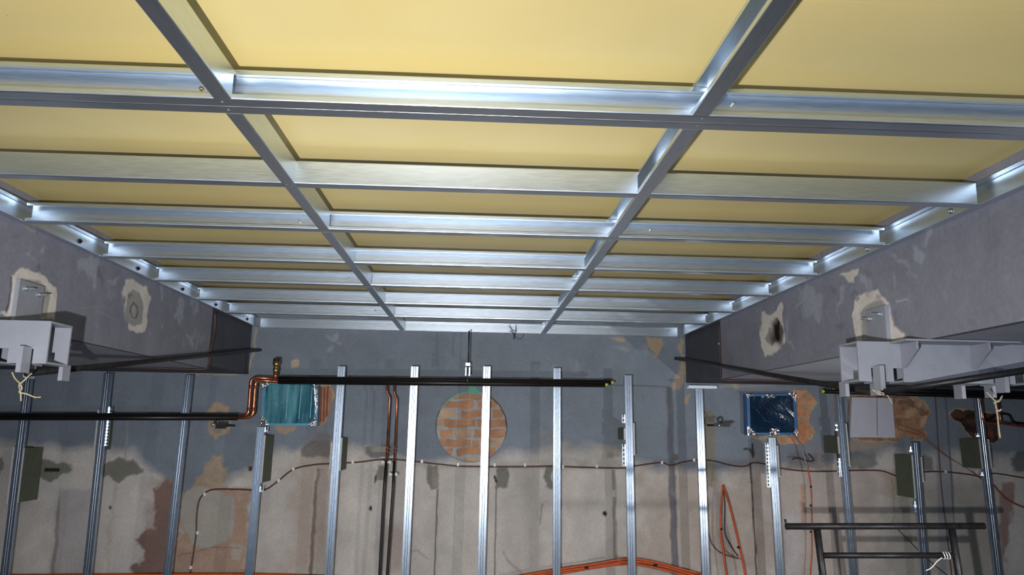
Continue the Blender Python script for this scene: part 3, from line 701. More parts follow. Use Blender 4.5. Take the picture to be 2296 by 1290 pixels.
# ------------------------------------------------------------------ blue-film ducts
def film_mat(name, c1, c2, alpha, sx_=30, rough=.18):
    M, N, L, B = newmat(name); tc = N.new('ShaderNodeTexCoord'); mp = N.new('ShaderNodeMapping'); mp.inputs['Scale'].default_value = (sx_, 1, 1.5)
    L.new(tc.outputs['Object'], mp.inputs[0]); nz = N.new('ShaderNodeTexNoise'); nz.inputs['Scale'].default_value = 1; nz.inputs['Detail'].default_value = 3; L.new(mp.outputs[0], nz.inputs['Vector'])
    r = N.new('ShaderNodeValToRGB'); r.color_ramp.elements[0].position = .35; r.color_ramp.elements[1].position = .68
    r.color_ramp.elements[0].color = s2l(c1)+(1,); r.color_ramp.elements[1].color = s2l(c2)+(1,); L.new(nz.outputs[0], r.inputs[0])
    L.new(r.outputs[0], B.inputs['Base Color']); B.inputs['Roughness'].default_value = rough; B.inputs['Alpha'].default_value = alpha
    n2 = N.new('ShaderNodeTexNoise'); n2.inputs['Scale'].default_value = 9; n2.inputs['Distortion'].default_value = 2; L.new(tc.outputs['Object'], n2.inputs['Vector'])
    b = N.new('ShaderNodeBump'); b.inputs['Strength'].default_value = .5; b.inputs['Distance'].default_value = .01; L.new(n2.outputs[0], b.inputs['Height']); L.new(b.outputs[0], B.inputs['Normal'])
    return M
FILM_T = film_mat('teal_film', (18, 84, 112), (112, 186, 196), .85, 16, .15)  # streaky pale end of the ramp paints reflections into the film
FILM_D = film_mat('deep_blue_film', (10, 34, 58), (14, 50, 78), .95, 3)
FRAMEB = simple('blue_film_flange', (96, 160, 190), .35, .2, .1, 20)
FRAMED = simple('blue_film_flange_deep', (64, 112, 160), .35, .2, .1, 20)
CREASE = simple('crease_highlight', (150, 205, 220), .25, .2, .1, 20)  # pale highlight put into the colour of the film strips
def crumple(name, pts, parent, n=9, amp=.006):
    """foil tape patch over a triangle/quad of 3D corners"""
    A, B_, C_, D = (np.array(p, float) for p in pts); V = []; mb = MB()
    for i in range(n):
        for j in range(n):
            s_, t_ = i/(n-1), j/(n-1); p = (A*(1-s_)+B_*s_)*(1-t_)+(D*(1-s_)+C_*s_)*t_
            p = p+np.array([0, -1, 0])*(.002+amp*random.random()); V.append(p)
    k = len(V); V += [p+np.array([0, .008, 0]) for p in V]
    Fc = [[i*n+j, (i+1)*n+j, (i+1)*n+j+1, i*n+j+1] for i in range(n-1) for j in range(n-1)]
    Fc += [[k+i*n, k+n*(i+1), k+(i+1)*n+n-1, k+i*n+n-1] for i in range(n-1)]
    mb.add(V, Fc); return mb.build(name, FOIL, parent)
def duct(px, film, fr, label, ydep, foil, ribs=()):
    Yf = YB-ydep
    P = [at(u, v, 1, Yf) for u, v in px]   # tl tr br bl
    t = thing('ventilation_duct', label, 'air duct', (P[3]+P[2])/2, 'film-sealed duct openings')
    P = [np.array(p) for p in P]; c = sum(P)/4; w = .017
    I = [p+(c-p)/np.linalg.norm(c-p)*w*1.8 for p in P]
    mb = MB()
    for i in range(4):
        j = (i+1) % 4; mb.prism([P[i], P[j], I[j], I[i]], (0, ydep-.022, 0))
    rim = mb.build('duct_rim', fr, t)
    mb = MB().prism([p+np.array([0, ydep*.55, 0]) for p in I], (0, ydep*.3, 0)); mb.build('duct_liner', DARKHOLE if film is FILM_D else GZ, t)
    mb = MB()
    n = 22; V = []
    for i in range(n):
        for j in range(n):
            s_, q_ = i/(n-1), j/(n-1); p = (I[0]*(1-s_)+I[1]*s_)*(1-q_)+(I[3]*(1-s_)+I[2]*s_)*q_
            bul = .012*math.sin(math.pi*s_)*math.sin(math.pi*q_); V.append(p+np.array([0, .004+bul+.001*math.sin(s_*9+q_*7), 0]))
    k = len(V); V += [p+np.array([0, .0008, 0]) for p in V]
    Fc = [[i*n+j, (i+1)*n+j, (i+1)*n+j+1, i*n+j+1] for i in range(n-1) for j in range(n-1)]; Fc += [[k+q for q in f][::-1] for f in Fc]
    fo = mb.add(V, Fc).build('blue_film', film, t, True)
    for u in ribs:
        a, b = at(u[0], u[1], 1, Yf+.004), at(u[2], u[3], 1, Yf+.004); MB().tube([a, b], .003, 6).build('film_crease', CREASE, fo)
    for q in foil: crumple('foil_tape', [at(*x, 1, Yf-.003) for x in q], rim)
    return t
duct([(590,855),(714,857),(711,955),(584,955)], FILM_T, FRAMEB, 'rectangular duct end sealed with teal blue film, foil taped corners, left side', .11,
     [[(588,854),(608,856),(598,866),(590,874)], [(696,855),(715,857),(713,880),(704,868)], [(586,934),(592,936),(602,952),(583,956)], [(708,934),(711,945),(709,956),(690,954)], [(703,870),(713,872),(711,930),(707,928)]],
     [(646,866,641,940), (676,866,670,940), (700,868,695,938)])
duct([(1674,884),(1784,882),(1789,976),(1677,976)], FILM_D, FRAMED, 'rectangular duct end sealed with dark blue film, foil taped corners, right side', .11,
     [[(1672,883),(1690,884),(1682,890),(1675,892)], [(1766,882),(1785,882),(1785,902),(1780,896)], [(1676,956),(1680,956),(1698,976),(1677,977)], [(1726,962),(1747,960),(1747,977),(1726,977)], [(1784,962),(1788,964),(1789,978),(1776,974)], [(1716,885),(1738,885),(1737,892),(1718,894)], [(1746,926),(1754,930),(1761,941),(1750,936)]])
# white panel
P = [at(*q, 1, YB-.06) for q in ((1910,891),(2001,893),(2008,982),(1906,981))]
t = thing('foam_panel', 'white foam board panel closing the opening behind the steel bracket', 'panel', (P[2]+P[3])/2)
mb = MB().prism(P[::-1], (0, .034, 0)); mb.build('board', WHITEB, t)
a, b = at(1966, 892, 1, YB-.062), at(1967, 978, 1, YB-.062); MB().tube([a, b], .004, 6).build('seam', GREYCABLE, t)

# ------------------------------------------------------------------ pipes on the back wall
YP = 5.90
def pipe(name, label, cat, pts, r, mat, group=None, n=12, extra=()):
    c = pts[len(pts)//2]
    t = thing(name, label, cat, c, group)
    MB().tube(pts, r, n).build('pipe', mat, t, True); return t
def bend(pts, r, k=5):
    P = [np.array(p, float) for p in pts]; out = [P[0]]
    for a, b, c in zip(P[:-2], P[1:-1], P[2:]):
        d1 = (a-b)/np.linalg.norm(a-b); d2 = (c-b)/np.linalg.norm(c-b); s_ = b+d1*r; e_ = b+d2*r
        for i in range(k+1):
            q = i/k; out.append((1-q)**2*s_+2*q*(1-q)*b+q*q*e_)
    out.append(P[-1]); return out
PR = .0165
# upper pair, lower pair and copper offsets
for j, (dy, dz, w) in enumerate(((0, 0, 'front'), (.046, .008, 'rear'))):
    Y = YP+dy
    e_u, e_v = ((1356, 863), (1369, 858))[j]
    A = at(625, 856-j*6, 1, Y); B_ = at(e_u, e_v, 1, Y)
    t = thing('insulated_pipe', 'long black insulated pipe along the back wall ending in a cap, %s of the pair' % w, 'pipe', A, 'black insulated pipe runs')
    MB().tube([A, B_], .021, 16).build('insulation', BLACKPIPE, t, True)
    d = (B_-A)/np.linalg.norm(B_-A)
    MB().tube([B_, B_+d*.025], PR*.75, 10).build('end_cap', YELLOWCAP, t, True)
    x_off = (573, 563)[j]
    C1 = at(x_off, 853-j*6, 1, Y); C2 = at(x_off-6, 936-j*3, 1, Y); C3 = at(532, 937-j*3, 1, Y)
    t2 = thing('copper_pipe', 'bare copper pipe stepping down left of the teal duct, %s of the pair' % w, 'pipe', C2, 'copper offsets')
    MB().tube(bend([A, C1, C2, C3], .045, 6), PR-.0025, 12).build('pipe', COPPER, t2, True)
    for q in (at(x_off-.7, 868, 1, Y), at(x_off-5, 918, 1, Y)):
        MB().tube([q+np.array([0,0,.012]), q-np.array([0,0,.012])], PR, 12).build('solder_joint', COPPER, t2, True)
    D = at(-60, 937-j*4, 1, Y)
    t3 = thing('insulated_pipe', 'black insulated pipe running left from the copper bends, %s of the pair' % w, 'pipe', C3, 'black insulated pipe runs')
    MB().tube([C3, D], .021, 16).build('insulation', BLACKPIPE, t3, True)
# brass vent valve
q0, q1 = at(617, 850, 1, YP+.01), at(617, 804, 1, YP+.01); h = q1[2]-q0[2]
t = thing('brass_valve', 'small brass vent valve standing on the copper pipe above the teal duct', 'valve', q0)
MB().tube([q0+np.array([0,0,-.005]), q0+np.array([0,0,h*.35])], .017, 12).build('stem', COPPER, t, True)
prof = [(.30,.016),(.36,.022),(.5,.022),(.53,.018),(.6,.019),(.64,.025),(.70,.027),(.88,.027)]
MB().tube([q0+np.array([0,0,h*a]) for a, r in prof], [r for a, r in prof], 14).build('valve_body', BRASS, t, True)
MB().tube([q0+np.array([0,0,h*.88]), q0+np.array([0,0,h])], .024, 14).build('cap', BLACKSTEEL, t, True)
# vertical pair
for j, (L_, w) in enumerate((([(868,862),(868,882),(874,892),(866,1034)], 'left'), ([(884,862),(884,884),(890,896),(884,1034)], 'right'))):
    Y = 6.04
    P = [at(*q, 1, Y) for q in L_]
    t = thing('riser_pipe', 'thin copper pipe dropping from the black pair to black insulation, %s one' % w, 'pipe', P[-1], 'thin vertical pipes')
    MB().tube(bend(P, .012, 3), .0085, 10).build('copper_length', COPPER, t, True)
    E = [P[-1], at((861, 881)[j], 1100, 1, Y), at((851, 868)[j], 1290, 1, Y)]; d = E[2]-E[1]; E.append(E[2]+d*(E[2][2]-.02)/abs(d[2]))
    MB().tube(E, .011, 10).build('insulated_length', BLACKPIPE, t, True)
    mb = MB()
    for v in (1006, 1014): 
        c = at((869, 886)[j], v, 1, Y); mb.tube([c+np.array([0,0,.006]), c-np.array([0,0,.006])], .0105, 10)
    mb.build('solder_joint', COPPER, t, True)
# bright saddle clips of the risers
for n_, (tn, pts) in enumerate((('riser_pipe', [(858,1037),(874,1037)]), ('riser_pipe.001', [(875,1064),(888,1064)]))):
    t = bpy.data.objects[tn]
    for u, v in pts:
        mb = MB(); disc(mb, at(u, v, 1, 6.05), (0, -1, 0), .015, .012, 14); mb.build('saddle_clip', WHITEPL, t, True)
    a, b = at(pts[0][0], pts[0][1], 1, 6.056), at(pts[1][0], pts[1][1], 1, 6.056)
    MB().box((a[0], 6.05, a[2]-.004), (b[0], 6.06, a[2]+.004)).build('clip_bar', BOLT, t)
    MB().box(((a[0]+b[0])/2-.006, 6.06, a[2]-.006), ((a[0]+b[0])/2+.006, YB-.002, a[2]+.006)).build('clip_stem', BOLT, t)
# hanger rod and clamp on the black pair
a, b = at(1052, 742, 1, 5.93), at(1050, 816, 1, 5.93); c = at(1048, 856, 1, 5.93)
t = thing('pipe_hanger', 'threaded rod hanger with bright clamp holding the black pipe pair', 'pipe hanger', c)
MB().tube([a, b], .0055, 8).build('rod', BLACKSTEEL, t, True)
mb = MB(); 
for s in (-1, 1): mb.box((c[0]+s*.014-.005, 5.912, c[2]+.045), (c[0]+s*.014+.005, 5.93, b[2]-.03))
mb.box((c[0]-.018, 5.91, b[2]-.018), (c[0]+.018, 5.93, b[2]+.006)); mb.build('turnbuckle', BOLT, t)
mb = MB(); mb.tube([(c[0], 5.917+.03*math.cos(i*math.pi/8), c[2]-.003+.022*math.sin(i*math.pi/8)) for i in range(17)], .003, 6, False); mb.build('ring', BOLT, t, True)
# clamps on lower pair and at right
q = at(482, 939, 1, YP)
t = thing('pipe_clamp', 'black pipe clamp on the tan plaster patch at the left', 'pipe clamp', q, 'pipe clamps')
MB().tube([(q[0], YP+.017+.036*math.cos(i*math.pi/8), q[2]+.024*math.sin(i*math.pi/8)) for i in range(17)], .004, 8, False).build('ring', BLACKSTEEL, t, True)
mb = MB().box((q[0]+.005, YP+.01, q[2]-.075), (q[0]+.085, YP+.02, q[2]-.03)); mb.box((q[0]+.02, YP+.02, q[2]-.06), (q[0]+.04, YB-.003, q[2]-.045)); mb.build('bracket', BLACKSTEEL, t)
mb = MB(); disc(mb, (q[0]-.005, YP-.02, q[2]-.045), (0,-1,0), .011, .008); mb.build('bolt', BOLT, t, True)
q = at(1612, 952, 1, YP+.15)
t = thing('pipe_clamp', 'empty black pipe clamp sticking out left of the dark blue duct', 'pipe clamp', q, 'pipe clamps')
Yc = YP+.15
MB().tube([(q[0]+.008+.02*math.cos(i*math.pi/8), Yc, q[2]+.035+.022*math.sin(i*math.pi/8)) for i in range(17)], .005, 8, False).build('ring', BLACKSTEEL, t, True)
mb = MB().box((q[0]-.045, Yc-.01, q[2]-.018), (q[0]+.085, Yc+.005, q[2]+.004)); mb.prism([(q[0]+.02,Yc-.02,q[2]+.004),(q[0]+.12,Yc-.02,q[2]+.012),(q[0]+.10,Yc-.02,q[2]+.03),(q[0]+.02,Yc-.02,q[2]+.022)], (0,.02,0)); mb.box((q[0]-.03, Yc, q[2]-.015), (q[0]-.01, YB-.003, q[2]+.0)); mb.build('bracket', BLACKSTEEL, t)
mb = MB(); disc(mb, (q[0]+.0, Yc-.01, q[2]-.008), (0,-1,0), .010, .008); mb.build('bolt', BOLT, t, True)

# black capped pair at right, behind the bracket
for j, (a_, b_, w) in enumerate((((1848,878),(2330,893),'lower'), ((1872,874),(2330,884),'upper'))):
    Y = YP+.03*j
    A, B_ = at(*a_, 1, Y), at(*b_, 1, Y)
    t = thing('insulated_pipe', 'black insulated pipe with yellow cap behind the right steel bracket, %s one' % w, 'pipe', A, 'black insulated pipe runs')
    MB().tube([A, B_], PR+.001, 14).build('insulation', BLACKPIPE, t, True)
    d = (A-B_)/np.linalg.norm(A-B_); MB().tube([A, A+d*.022], PR*.8, 10).build('end_cap', YELLOWCAP, t, True)
# copper elbows far right
for j, (u0, u1) in enumerate(((2199, 2206), (2238, 2244))):
    Y = YP+.02; P = [at(u0-1, 886+j*2, 1, Y), at(u1, 947+j*3, 1, Y), at(2340, 957+j*6, 1, Y)]
    t = thing('copper_pipe', 'copper elbow pipe turning right beside the far right stud, %s one' % ('left', 'right')[j], 'pipe', P[1], 'copper elbows at far right')
    MB().tube(bend(P, .03, 5), .0085, 10).build('pipe', COPPER, t, True)
    for q in (at(u0-1, 892, 1, Y), at(u1-1, 940+j*3, 1, Y)):
        MB().tube([q+np.array([0,0,.008]), q-np.array([0,0,.008])], .0105, 10).build('solder_joint', COPPER, t, True)
P = [at(*q, 1, YB-.03) for q in ((2215,944),(2235,930),(2262,930),(2278,948),(2340,950))]
t = pipe('dark_pipe', 'dark bent pipe loop behind the far right copper elbows', 'pipe', spline(P, 5), .010, BLACKPIPE)
# long sloping pipes beside the bulkheads
def longpipe(label, a, b, r):
    t = thing('conduit_pipe', label, 'pipe', a, 'sloping black steel conduits'); MB().tube([a, (np.array(a)+np.array(b))/2, b], r, 12).build('pipe', BLACKSTEEL, t, True)
    return t
A = at(584, 785, 1, YB-.004); B_ = at(60, 838, 1, 2.95); longpipe('black conduit from the back wall to the left steel bracket', A, B_, .013)
A = at(1515, 804, 1, YB-.004); B_ = at(1975, 884, 1, 3.12); longpipe('black conduit from the back wall to the right steel bracket', A, B_, .014)
A = at(1982, 880, 1, 2.80); B_ = at(2330, 826, 1, 2.55); longpipe('thick black conduit crossing in front of the right steel bracket', A, B_, .0125)

# ------------------------------------------------------------------ steel brackets
def bracket(s, y0, xe, xout, label):
    """s: -1 left, 1 right. Box beam running outward under the soffit with hanging lugs"""
    zt, zb = ZS-.002, 1.949; D = .15; th = .008
    t = thing('steel_bracket', label, 'steel bracket', (xe, y0, zb), 'grey steel box beams')
    X = lambda d: xe+s*d   # distance outward from the open end
    def outline(y):
        pts = [(0, zt), (abs(xout-xe), zt), (abs(xout-xe), zb)]
        L_ = []
        for base in BASES:
            L_ += [(base+.10, zb+.0), (base+.10, zt-.10+.0), (base+.05, zt-.10), (base+.05, zb)]
        return pts, L_
    # front plate made of the web above plus teeth below the slots
    slots = []
    for base in BASES: slots += [(base+.045, base+.092), (base+.135, base+.175)]
    slots = sorted(slots); W_ = abs(xout-xe); zs = zt-.105
    for y, nm_ in ((y0, 'front_plate'), (y0+D-th, 'rear_plate')):
        mb = MB(); a = 0
        def bx(d0, d1, z0, z1):
            p, q = sorted((X(d0), X(d1))); mb.box((p, y, z0), (q, y+th, z1))
        bx(0, W_, zs, zt)
        for c0, c1 in slots+[(W_, W_)]:
            if c0 > a and a < W_: bx(a, min(c0, W_), zb, zs)
            a = c1
        mb.build(nm_, STEELGREY, t)
    p, q = sorted((X(0), X(W_)))
    MB().box((p, y0+th, zt-th), (q, y0+D-th, zt)).build('top_plate', STEELGREY, t)
    mb = MB(); a = 0
    for c0, c1 in slots+[(W_, W_)]:
        if c0 > a: u0, u1 = sorted((X(a), X(c0))); mb.box((u0, y0+th, zb), (u1, y0+D-th, zb+th))
        a = c1
    mb.build('bottom_plate', STEELGREY, t)
    # inner rails through the slots and lugs hanging below
    for base in BASES:
        for d0, d1, ya, yb, z0, z1 in ((base+.050, base+.068, y0-.055, y0-.001, zt-.195, zt-.100), (base+.012, base+.028, y0+D+.001, y0+D+.055, zt-.212, zt-.150), (base+.145, base+.160, y0+D+.001, y0+D+.055, zt-.205, zt-.150)):
            u0, u1 = sorted((X(d0), X(d1))); MB().box((u0, ya, z0), (u1, yb, z1)).build('hanging_lug', STEELGREY, t)
        for d0, d1, ya, yb, z0, z1 in () and ((base+.050, base+.088, y0-.012, y0+.05, zt-.195, zt-.108), (base+.02, base+.062, y0+D-.03, y0+D+.03, zt-.215, zb-.002)):
            u0, u1 = sorted((X(d0), X(d1)))
            MB().sheet([(u0, 0), (u0, yb-ya), (u1, yb-ya), (u1, 0)] if False else [(0, yb-ya), (0, 0), (u1-u0, 0), (u1-u0, yb-ya)], .005, (u0, ya, z0), (u0, ya, z1), (1, 0, 0), (0, 1, 0)).build('hanging_lug', STEELGREY, t)
    return t, X
BASES = [0.01]
BASES = [0.0, .47] if False else [0.0]
BASES = [0.005, .50]
tR, XRt = bracket(1, 2.883, 1.503, 2.20, 'large grey steel box bracket with slots and gussets under the right soffit')
BASES = [.005]
tL, XLt = bracket(-1, 2.826, -1.592, -2.25, 'grey steel box bracket with notched underside under the left soffit')
# second pair of teeth seen at the left frame edge, and gussets on the right bracket
for u in (2018, 2174):
    x_ = at(u, 775, 1, 2.883)[0]; zt = ZS-.0105
    MB().prism([(x_, 2.882, zt), (x_, 2.882, zt-.095), (x_, 2.862, zt-.095), (x_, 2.772, zt-.03), (x_, 2.772, zt)], (.008, 0, 0)).build('gusset', STEELGREY, tR)
MB().box((1.635, 2.765, ZS-.010), (2.09, 2.882, ZS-.003)).build('top_flange', STEELGREY, tR)
# round emblem-like embossing is only scratches: thin raised ring
c = at(2100, 828, 1, 2.882); mb = MB(); mb.tube([(c[0]-.018+.016*math.cos(i*math.pi/8), 2.882, c[2]+.004+.008*math.sin(i*math.pi/8)) for i in range(17)], .0012, 5, False); mb.build('weld_mark', STEELGREY, tR)
# fixing plates on the bulkheads with anchor bolts
def fixplate(s, xw, y0, y1, ztop, label, bz):
    t = thing('anchor_plate', label, 'steel plate', (xw, (y0+y1)/2, ZS), 'bolted anchor plates')
    a, b = sorted((xw-s*.002, xw-s*.022)); MB().box((a, y0, ZS+.002), (b, y1, ztop)).build('plate', STEELGREY, t)
    for y, dz in ((y0+.035, .004), (y1-.04, -.004)):
        mb = MB(); c = (xw-s*.022, y, bz+dz); disc(mb, c, (-s, 0, 0), .013, .003); disc(mb, (c[0]-s*.003, y, c[2]), (-s, 0, 0), .0095, .010, 6); disc(mb, (c[0]-s*.013, y, c[2]), (-s, 0, 0), .0055, .030, 10)
        mb.build('anchor_bolt', BOLT, t)
    return t
fixplate(-1, XLW, 3.02, 3.19, 2.300, 'bolted steel plate on pale plaster patch above the left bracket', 2.262)
fixplate(1, XRW, 3.04, 3.20, 2.285, 'bolted steel plate on pale plaster patch above the right bracket', 2.245)
# string ties
def string(label, Y, paths, r=.0027):
    P0 = at(*paths[0][0], 1, Y); t = thing('string_tie', label, 'string', P0, 'pieces of pale string')
    mb = MB()
    for p in paths: mb.tube(spline([at(u, v, 1, Y+.006*math.sin(i*2.)) for i, (u, v) in enumerate(p)], 6), r, 7)
    mb.build('string', ROPE, t, True)
string('pale knotted string dangling from the left steel bracket', 2.80, [[(27,835),(33,848),(44,859),(49,858),(62,846),(71,838)], [(44,858),(43,868),(46,880),(47,900)], [(46,862),(49,872),(43,880),(60,884),(78,891),(91,891)]])
string('pale string hanging from the far right lug of the right bracket', 2.86, [[(2212,880),(2222,890),(2232,900),(2240,900),(2247,888)], [(2230,897),(2236,930),(2239,960),(2242,982)], [(2233,900),(2228,905),(2240,898)], [(2234,918),(2240,922),(2245,918)]], .0033)
string('thin pale string looped over the white panel from the right bracket', 2.86, [[(1956,874),(1975,880),(1990,888),(2000,905)], [(1958,876),(1970,884),(1985,886)]], .0022)

# ------------------------------------------------------------------ cables
def cable(name, label, cat, px, Y, r, mat, clips=(), group=None, k=8):
    P = [at(u, v, 1, Y) for u, v in px]; t = thing(name, label, cat, P[0], group)
    MB().tube(spline(P, k), r, 8).build('sheath', mat, t, True)
    for u, v in clips:
        c = at(u, v, 1, Y-.006); mb = MB(); mb.box((c[0]-.009, c[1]-.006, c[2]-.012), (c[0]+.009, c[1]+.010, c[2]+.012)); mb.build('clip', WHITEPL, t)
    return t
cable('wall_cable', 'brown cable rising from the lower left and running across the middle of the wall', 'cable', [(426,1290),(434,1240),(440,1195),(441,1160),(446,1125),(458,1108),(480,1098),(540,1098),(580,1100),(600,1096),(625,1078),(658,1053),(700,1043),(740,1040),(800,1037),(850,1031),(880,1030),(930,1035),(990,1042),(1040,1046),(1150,1047),(1240,1046),(1300,1048),(1380,1050),(1412,1050)], YB-.008, .0062, BROWNCABLE,
      [(459,1109),(443,1195),(428,1273),(625,1078),(658,1052),(791,1036),(946,1035),(1027,1042),(1109,1043),(1177,1043),(1262,1047),(1338,1046)])
cable('wall_cable', 'brown cable continuing along the wall right of the capped pipes stud', 'cable', [(1420,1046),(1460,1040),(1485,1038),(1505,1044),(1530,1037),(1565,1032),(1600,1034),(1640,1044),(1670,1046),(1690,1038),(1720,1042),(1760,1052),(1810,1057),(1870,1057),(1940,1055),(1980,1057),(2015,1068),(2060,1060),(2110,1058),(2170,1064),(2205,1070),(2230,1062),(2296,1072),(2330,1074)], YB-.008, .0058, BROWNCABLE,
      [(1484,1038),(1556,1032),(2120,1058)])
cable('wall_cable', 'thin dark cable hanging straight down right of the rough brick', 'cable', [(2096,868),(2099,920),(2104,1000),(2110,1080),(2115,1130),(2122,1185),(2135,1300)], YB-.012, .0042, BROWNCABLE)
cable('wall_cable', 'thin red cable running diagonally down right from the rough brick', 'cable', [(2015,952),(2060,968),(2085,990),(2120,1020),(2160,1046),(2186,1062),(2200,1074)], YB-.02, .0024, ORANGEDK, [(2190,1058)])
cable('wall_cable', 'second thin red cable just beneath the diagonal red one', 'cable', [(2010,962),(2060,976),(2090,1000),(2130,1028),(2170,1052),(2206,1080)], YB-.016, .0022, ORANGEDK)
cable('flexible_conduit', 'grey flexible cable curving down from the dark blue duct', 'cable', [(1779,978),(1790,990),(1798,1005),(1803,1025),(1811,1050)], YB-.10, .0085, GREYCABLE)
t = cable('orange_conduit', 'thin orange conduit hanging below the grey cable with black ties', 'cable', [(1811,1050),(1816,1080),(1819,1110),(1820,1160),(1820,1200),(1820,1240),(1816,1300)], YB-.10, .0055, ORANGE)
def tie(t, u, v, Y, r): c = at(u, v, 1, Y); MB().tube([c+np.array([0,0,.008]), c-np.array([0,0,.008])], r, 8).build('cable_tie', INK, t, True)
for v in (1092, 1134, 1193): tie(t, 1818, v, YB-.10, .008)
t = cable('cable_knot', 'dark twisted wire ends beside the grey flexible cable', 'cable', [(1776,1030),(1792,1028),(1808,1034),(1824,1034),(1820,1026),(1812,1018)], YB-.09, .006, DARKCABLE)
# orange loops
Yo = YB-.12
t = cable('orange_conduit', 'orange conduit loop hanging right of the bright-footed stud, left strand', 'cable', [(1621,1088),(1617,1130),(1616,1180),(1616,1200),(1622,1240),(1630,1300)], Yo, .0075, ORANGE); tie(t, 1617, 1187, Yo, .011)
t = cable('orange_conduit', 'orange conduit loop hanging right of the bright-footed stud, right strand', 'cable', [(1621,1088),(1635,1130),(1650,1190),(1660,1235),(1668,1270),(1674,1310)], Yo-.01, .0095, ORANGE); tie(t, 1656, 1228, Yo-.01, .013)
cable('thin_orange_cable', 'thin orange wire sagging between the two conduit strands', 'cable', [(1616,1195),(1617,1220),(1630,1240),(1655,1252),(1668,1258)], Yo, .0028, ORANGE)
cable('grey_cable', 'grey cable hanging inside the orange conduit loop', 'cable', [(1622,1095),(1625,1140),(1624,1180),(1628,1205),(1645,1235),(1655,1248)], Yo+.01, .0045, DARKCABLE)
cable('grey_cable', 'thin grey wire hanging from the bright-footed stud', 'cable', [(1588,1195),(1596,1220),(1615,1240),(1655,1254)], Yo+.005, .003, DARKCABLE)
# big orange bundle across the bottom: strands
bund = [([(1120,1302),(1180,1290),(1260,1276),(1330,1266),(1380,1257),(1420,1254),(1470,1262),(1540,1280),(1600,1296)], 'upper'), ([(1125,1306),(1190,1293),(1262,1281),(1335,1271),(1385,1263),(1425,1260),(1475,1268),(1545,1287),(1600,1302)], 'middle'), ([(1130,1312),(1200,1297),(1270,1285),(1340,1273),(1385,1267),(1425,1266),(1480,1276),(1550,1294),(1600,1310)], 'lower')]
for j, (px, w) in enumerate(bund):
    t = cable('orange_conduit', 'orange conduit arching across the bottom of the wall, %s strand of the bundle' % w, 'cable', px, 6.08+.022*j, .0085, ORANGE, group='orange conduit bundle')
    if j == 1:
        for u, v in ((1315, 1273), (1469, 1267)): tie(t, u, v, 6.102, .019)
for j, px in enumerate(([(-40,1292),(200,1291),(420,1289),(600,1290),(800,1296)],)):
    cable('orange_conduit', 'orange conduit just showing along the bottom edge at the left', 'cable', px, 6.12, .010, ORANGE, group='orange conduit bundle')
cable('orange_conduit', 'faded orange cable slanting down beyond the far right stud', 'cable', [(2228,1088),(2245,1108),(2262,1122),(2290,1136),(2330,1148)], YB-.05, .0065, ORANGEDK)
cable('thin_grey_wire', 'thin grey wire slanting behind the scaffold frame', 'cable', [(2014,1188),(2040,1215),(2070,1245),(2100,1272),(2150,1310)], YB-.05, .003, DARKCABLE)
# cables on the bulkhead corners
t = thing('corner_cable', 'brown cable loops hanging down the edge of the left bulkhead', 'cable', (XLW+.01, YEND, 2.4), 'cables at the bulkhead corners')
mb = MB()
for o_ in (0, .014): mb.tube(spline([(XLW+.012, YEND+.01+o_, 2.50), (XLW+.013, YEND+.02+o_, 2.38), (XLW+.012, YEND-.01+o_, 2.25), (XLW+.01, YEND-.02+o_, 2.14), (XLW-.02, YEND-.05+o_, 2.10), (XLW-.3, YEND-.1+o_, 2.098), (XLW-.6, YEND-.15, 2.098)], 6), .0045, 7)
mb.build('sheath', BROWNCABLE, t, True)
t = thing('corner_cable', 'thin brown cable down the edge and along the underside of the right bulkhead', 'cable', (XRW-.01, YEND, 2.4), 'cables at the bulkhead corners')
MB().tube(spline([(XRW-.008, YEND, 2.50), (XRW-.008, YEND, 2.3), (XRW-.008, YEND, 2.15), (XRW+.01, YEND-.01, 2.102), (XRW+.2, YEND-.02, 2.102), (XRW+.55, YEND-.02, 2.102)], 6), .0045, 7).build('sheath', BROWNCABLE, t, True)
mb = MB(); disc(mb, at(1612, 771, 0, XRW-.002), (-1,0,0), .008, .004); mb.build('clip', WHITEPL, t, True)
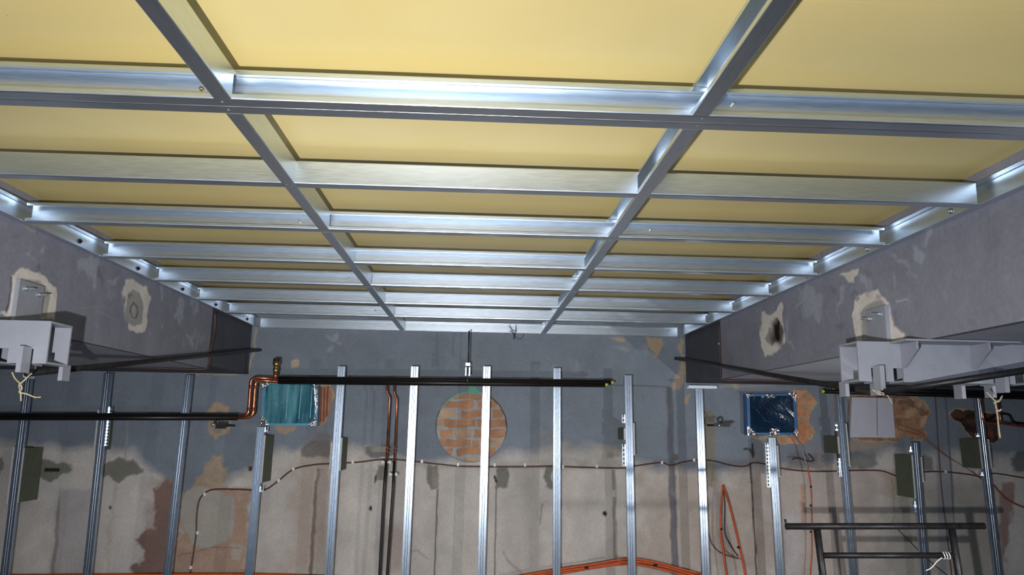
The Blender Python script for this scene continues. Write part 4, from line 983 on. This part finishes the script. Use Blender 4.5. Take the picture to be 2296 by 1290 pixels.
# wire tuft on the far wall joist
t = thing('wire_tuft', 'tangle of thin dark wires sticking out under the far wall track', 'wire', at(1155, 750, 1, 6.15))
mb = MB()
for p in ([(1154,760),(1155,745),(1157,728)], [(1156,758),(1150,742),(1138,730)], [(1152,752),(1147,740),(1143,728)], [(1153,762),(1153,750),(1158,742),(1156,734)], [(1157,758),(1165,761),(1172,757),(1174,749)], [(1143,744),(1150,741),(1158,744)], [(1151,762),(1151,750),(1142,742)]):
    mb.tube(spline([at(u, v, 1, 6.17+.01*i) for i, (u, v) in enumerate(p)], 4), .0016, 5)
mb.build('wires', INK, t)

# ------------------------------------------------------------------ scaffold frame
Ysc = 4.0
t = thing('scaffold_frame', 'black painted steel scaffold end frame in front of the right wall', 'scaffold', (2.2, Ysc, 0))
A, B_ = at(1762, 1181, 1, Ysc), at(2207, 1180, 1, Ysc)
MB().tube([A, B_], .0165, 14).build('top_rail', BLACKSTEEL, t, True)
MB().tube([A+np.array([.004,0,.0]), A+np.array([-.002,0,.036])], .006, 8).build('hook', BLACKSTEEL, t, True)
legs = []
for u0, u1 in ((1832, 1845), (2134, 2150)):
    p = at(u0, 1188, 1, Ysc); q = at(u1, 1290, 1, Ysc); d = (q-p)/(q[2]-p[2]); f_ = p+d*(.012-p[2]); legs.append((p, f_))
    MB().tube([p, q, f_], .0185, 14).build('leg', BLACKSTEEL, t, True)
for v in (1246,):
    a, b = at(1845, v, 1, Ysc), at(2146, v, 1, Ysc); MB().tube([a, b], .0150, 12).build('cross_rail', BLACKSTEEL, t, True)
zz = .35; MB().tube([(legs[0][1][0], Ysc, zz), (legs[1][1][0], Ysc, zz)], .014, 12).build('cross_rail', BLACKSTEEL, t, True)
t = thing('tape_tie', 'white tape wrapped round the scaffold cross rail with a trailing end', 'tape', at(2120, 1246, 1, Ysc-.02))
mb = MB()
for u in (2114, 2120, 2126):
    c = at(u, 1246, 1, Ysc); mb.tube([(c[0]+.003*math.sin(i), c[1]+.0175*math.cos(i*math.pi/6), c[2]+.0175*math.sin(i*math.pi/6)) for i in range(13)], .003, 6, False)
mb.tube(spline([at(u, v, 1, Ysc-.022) for u, v in ((2112,1251),(2100,1260),(2094,1268),(2085,1276),(2076,1280))], 5), .003, 6)
mb.build('tape', WHITEPL, t, True)
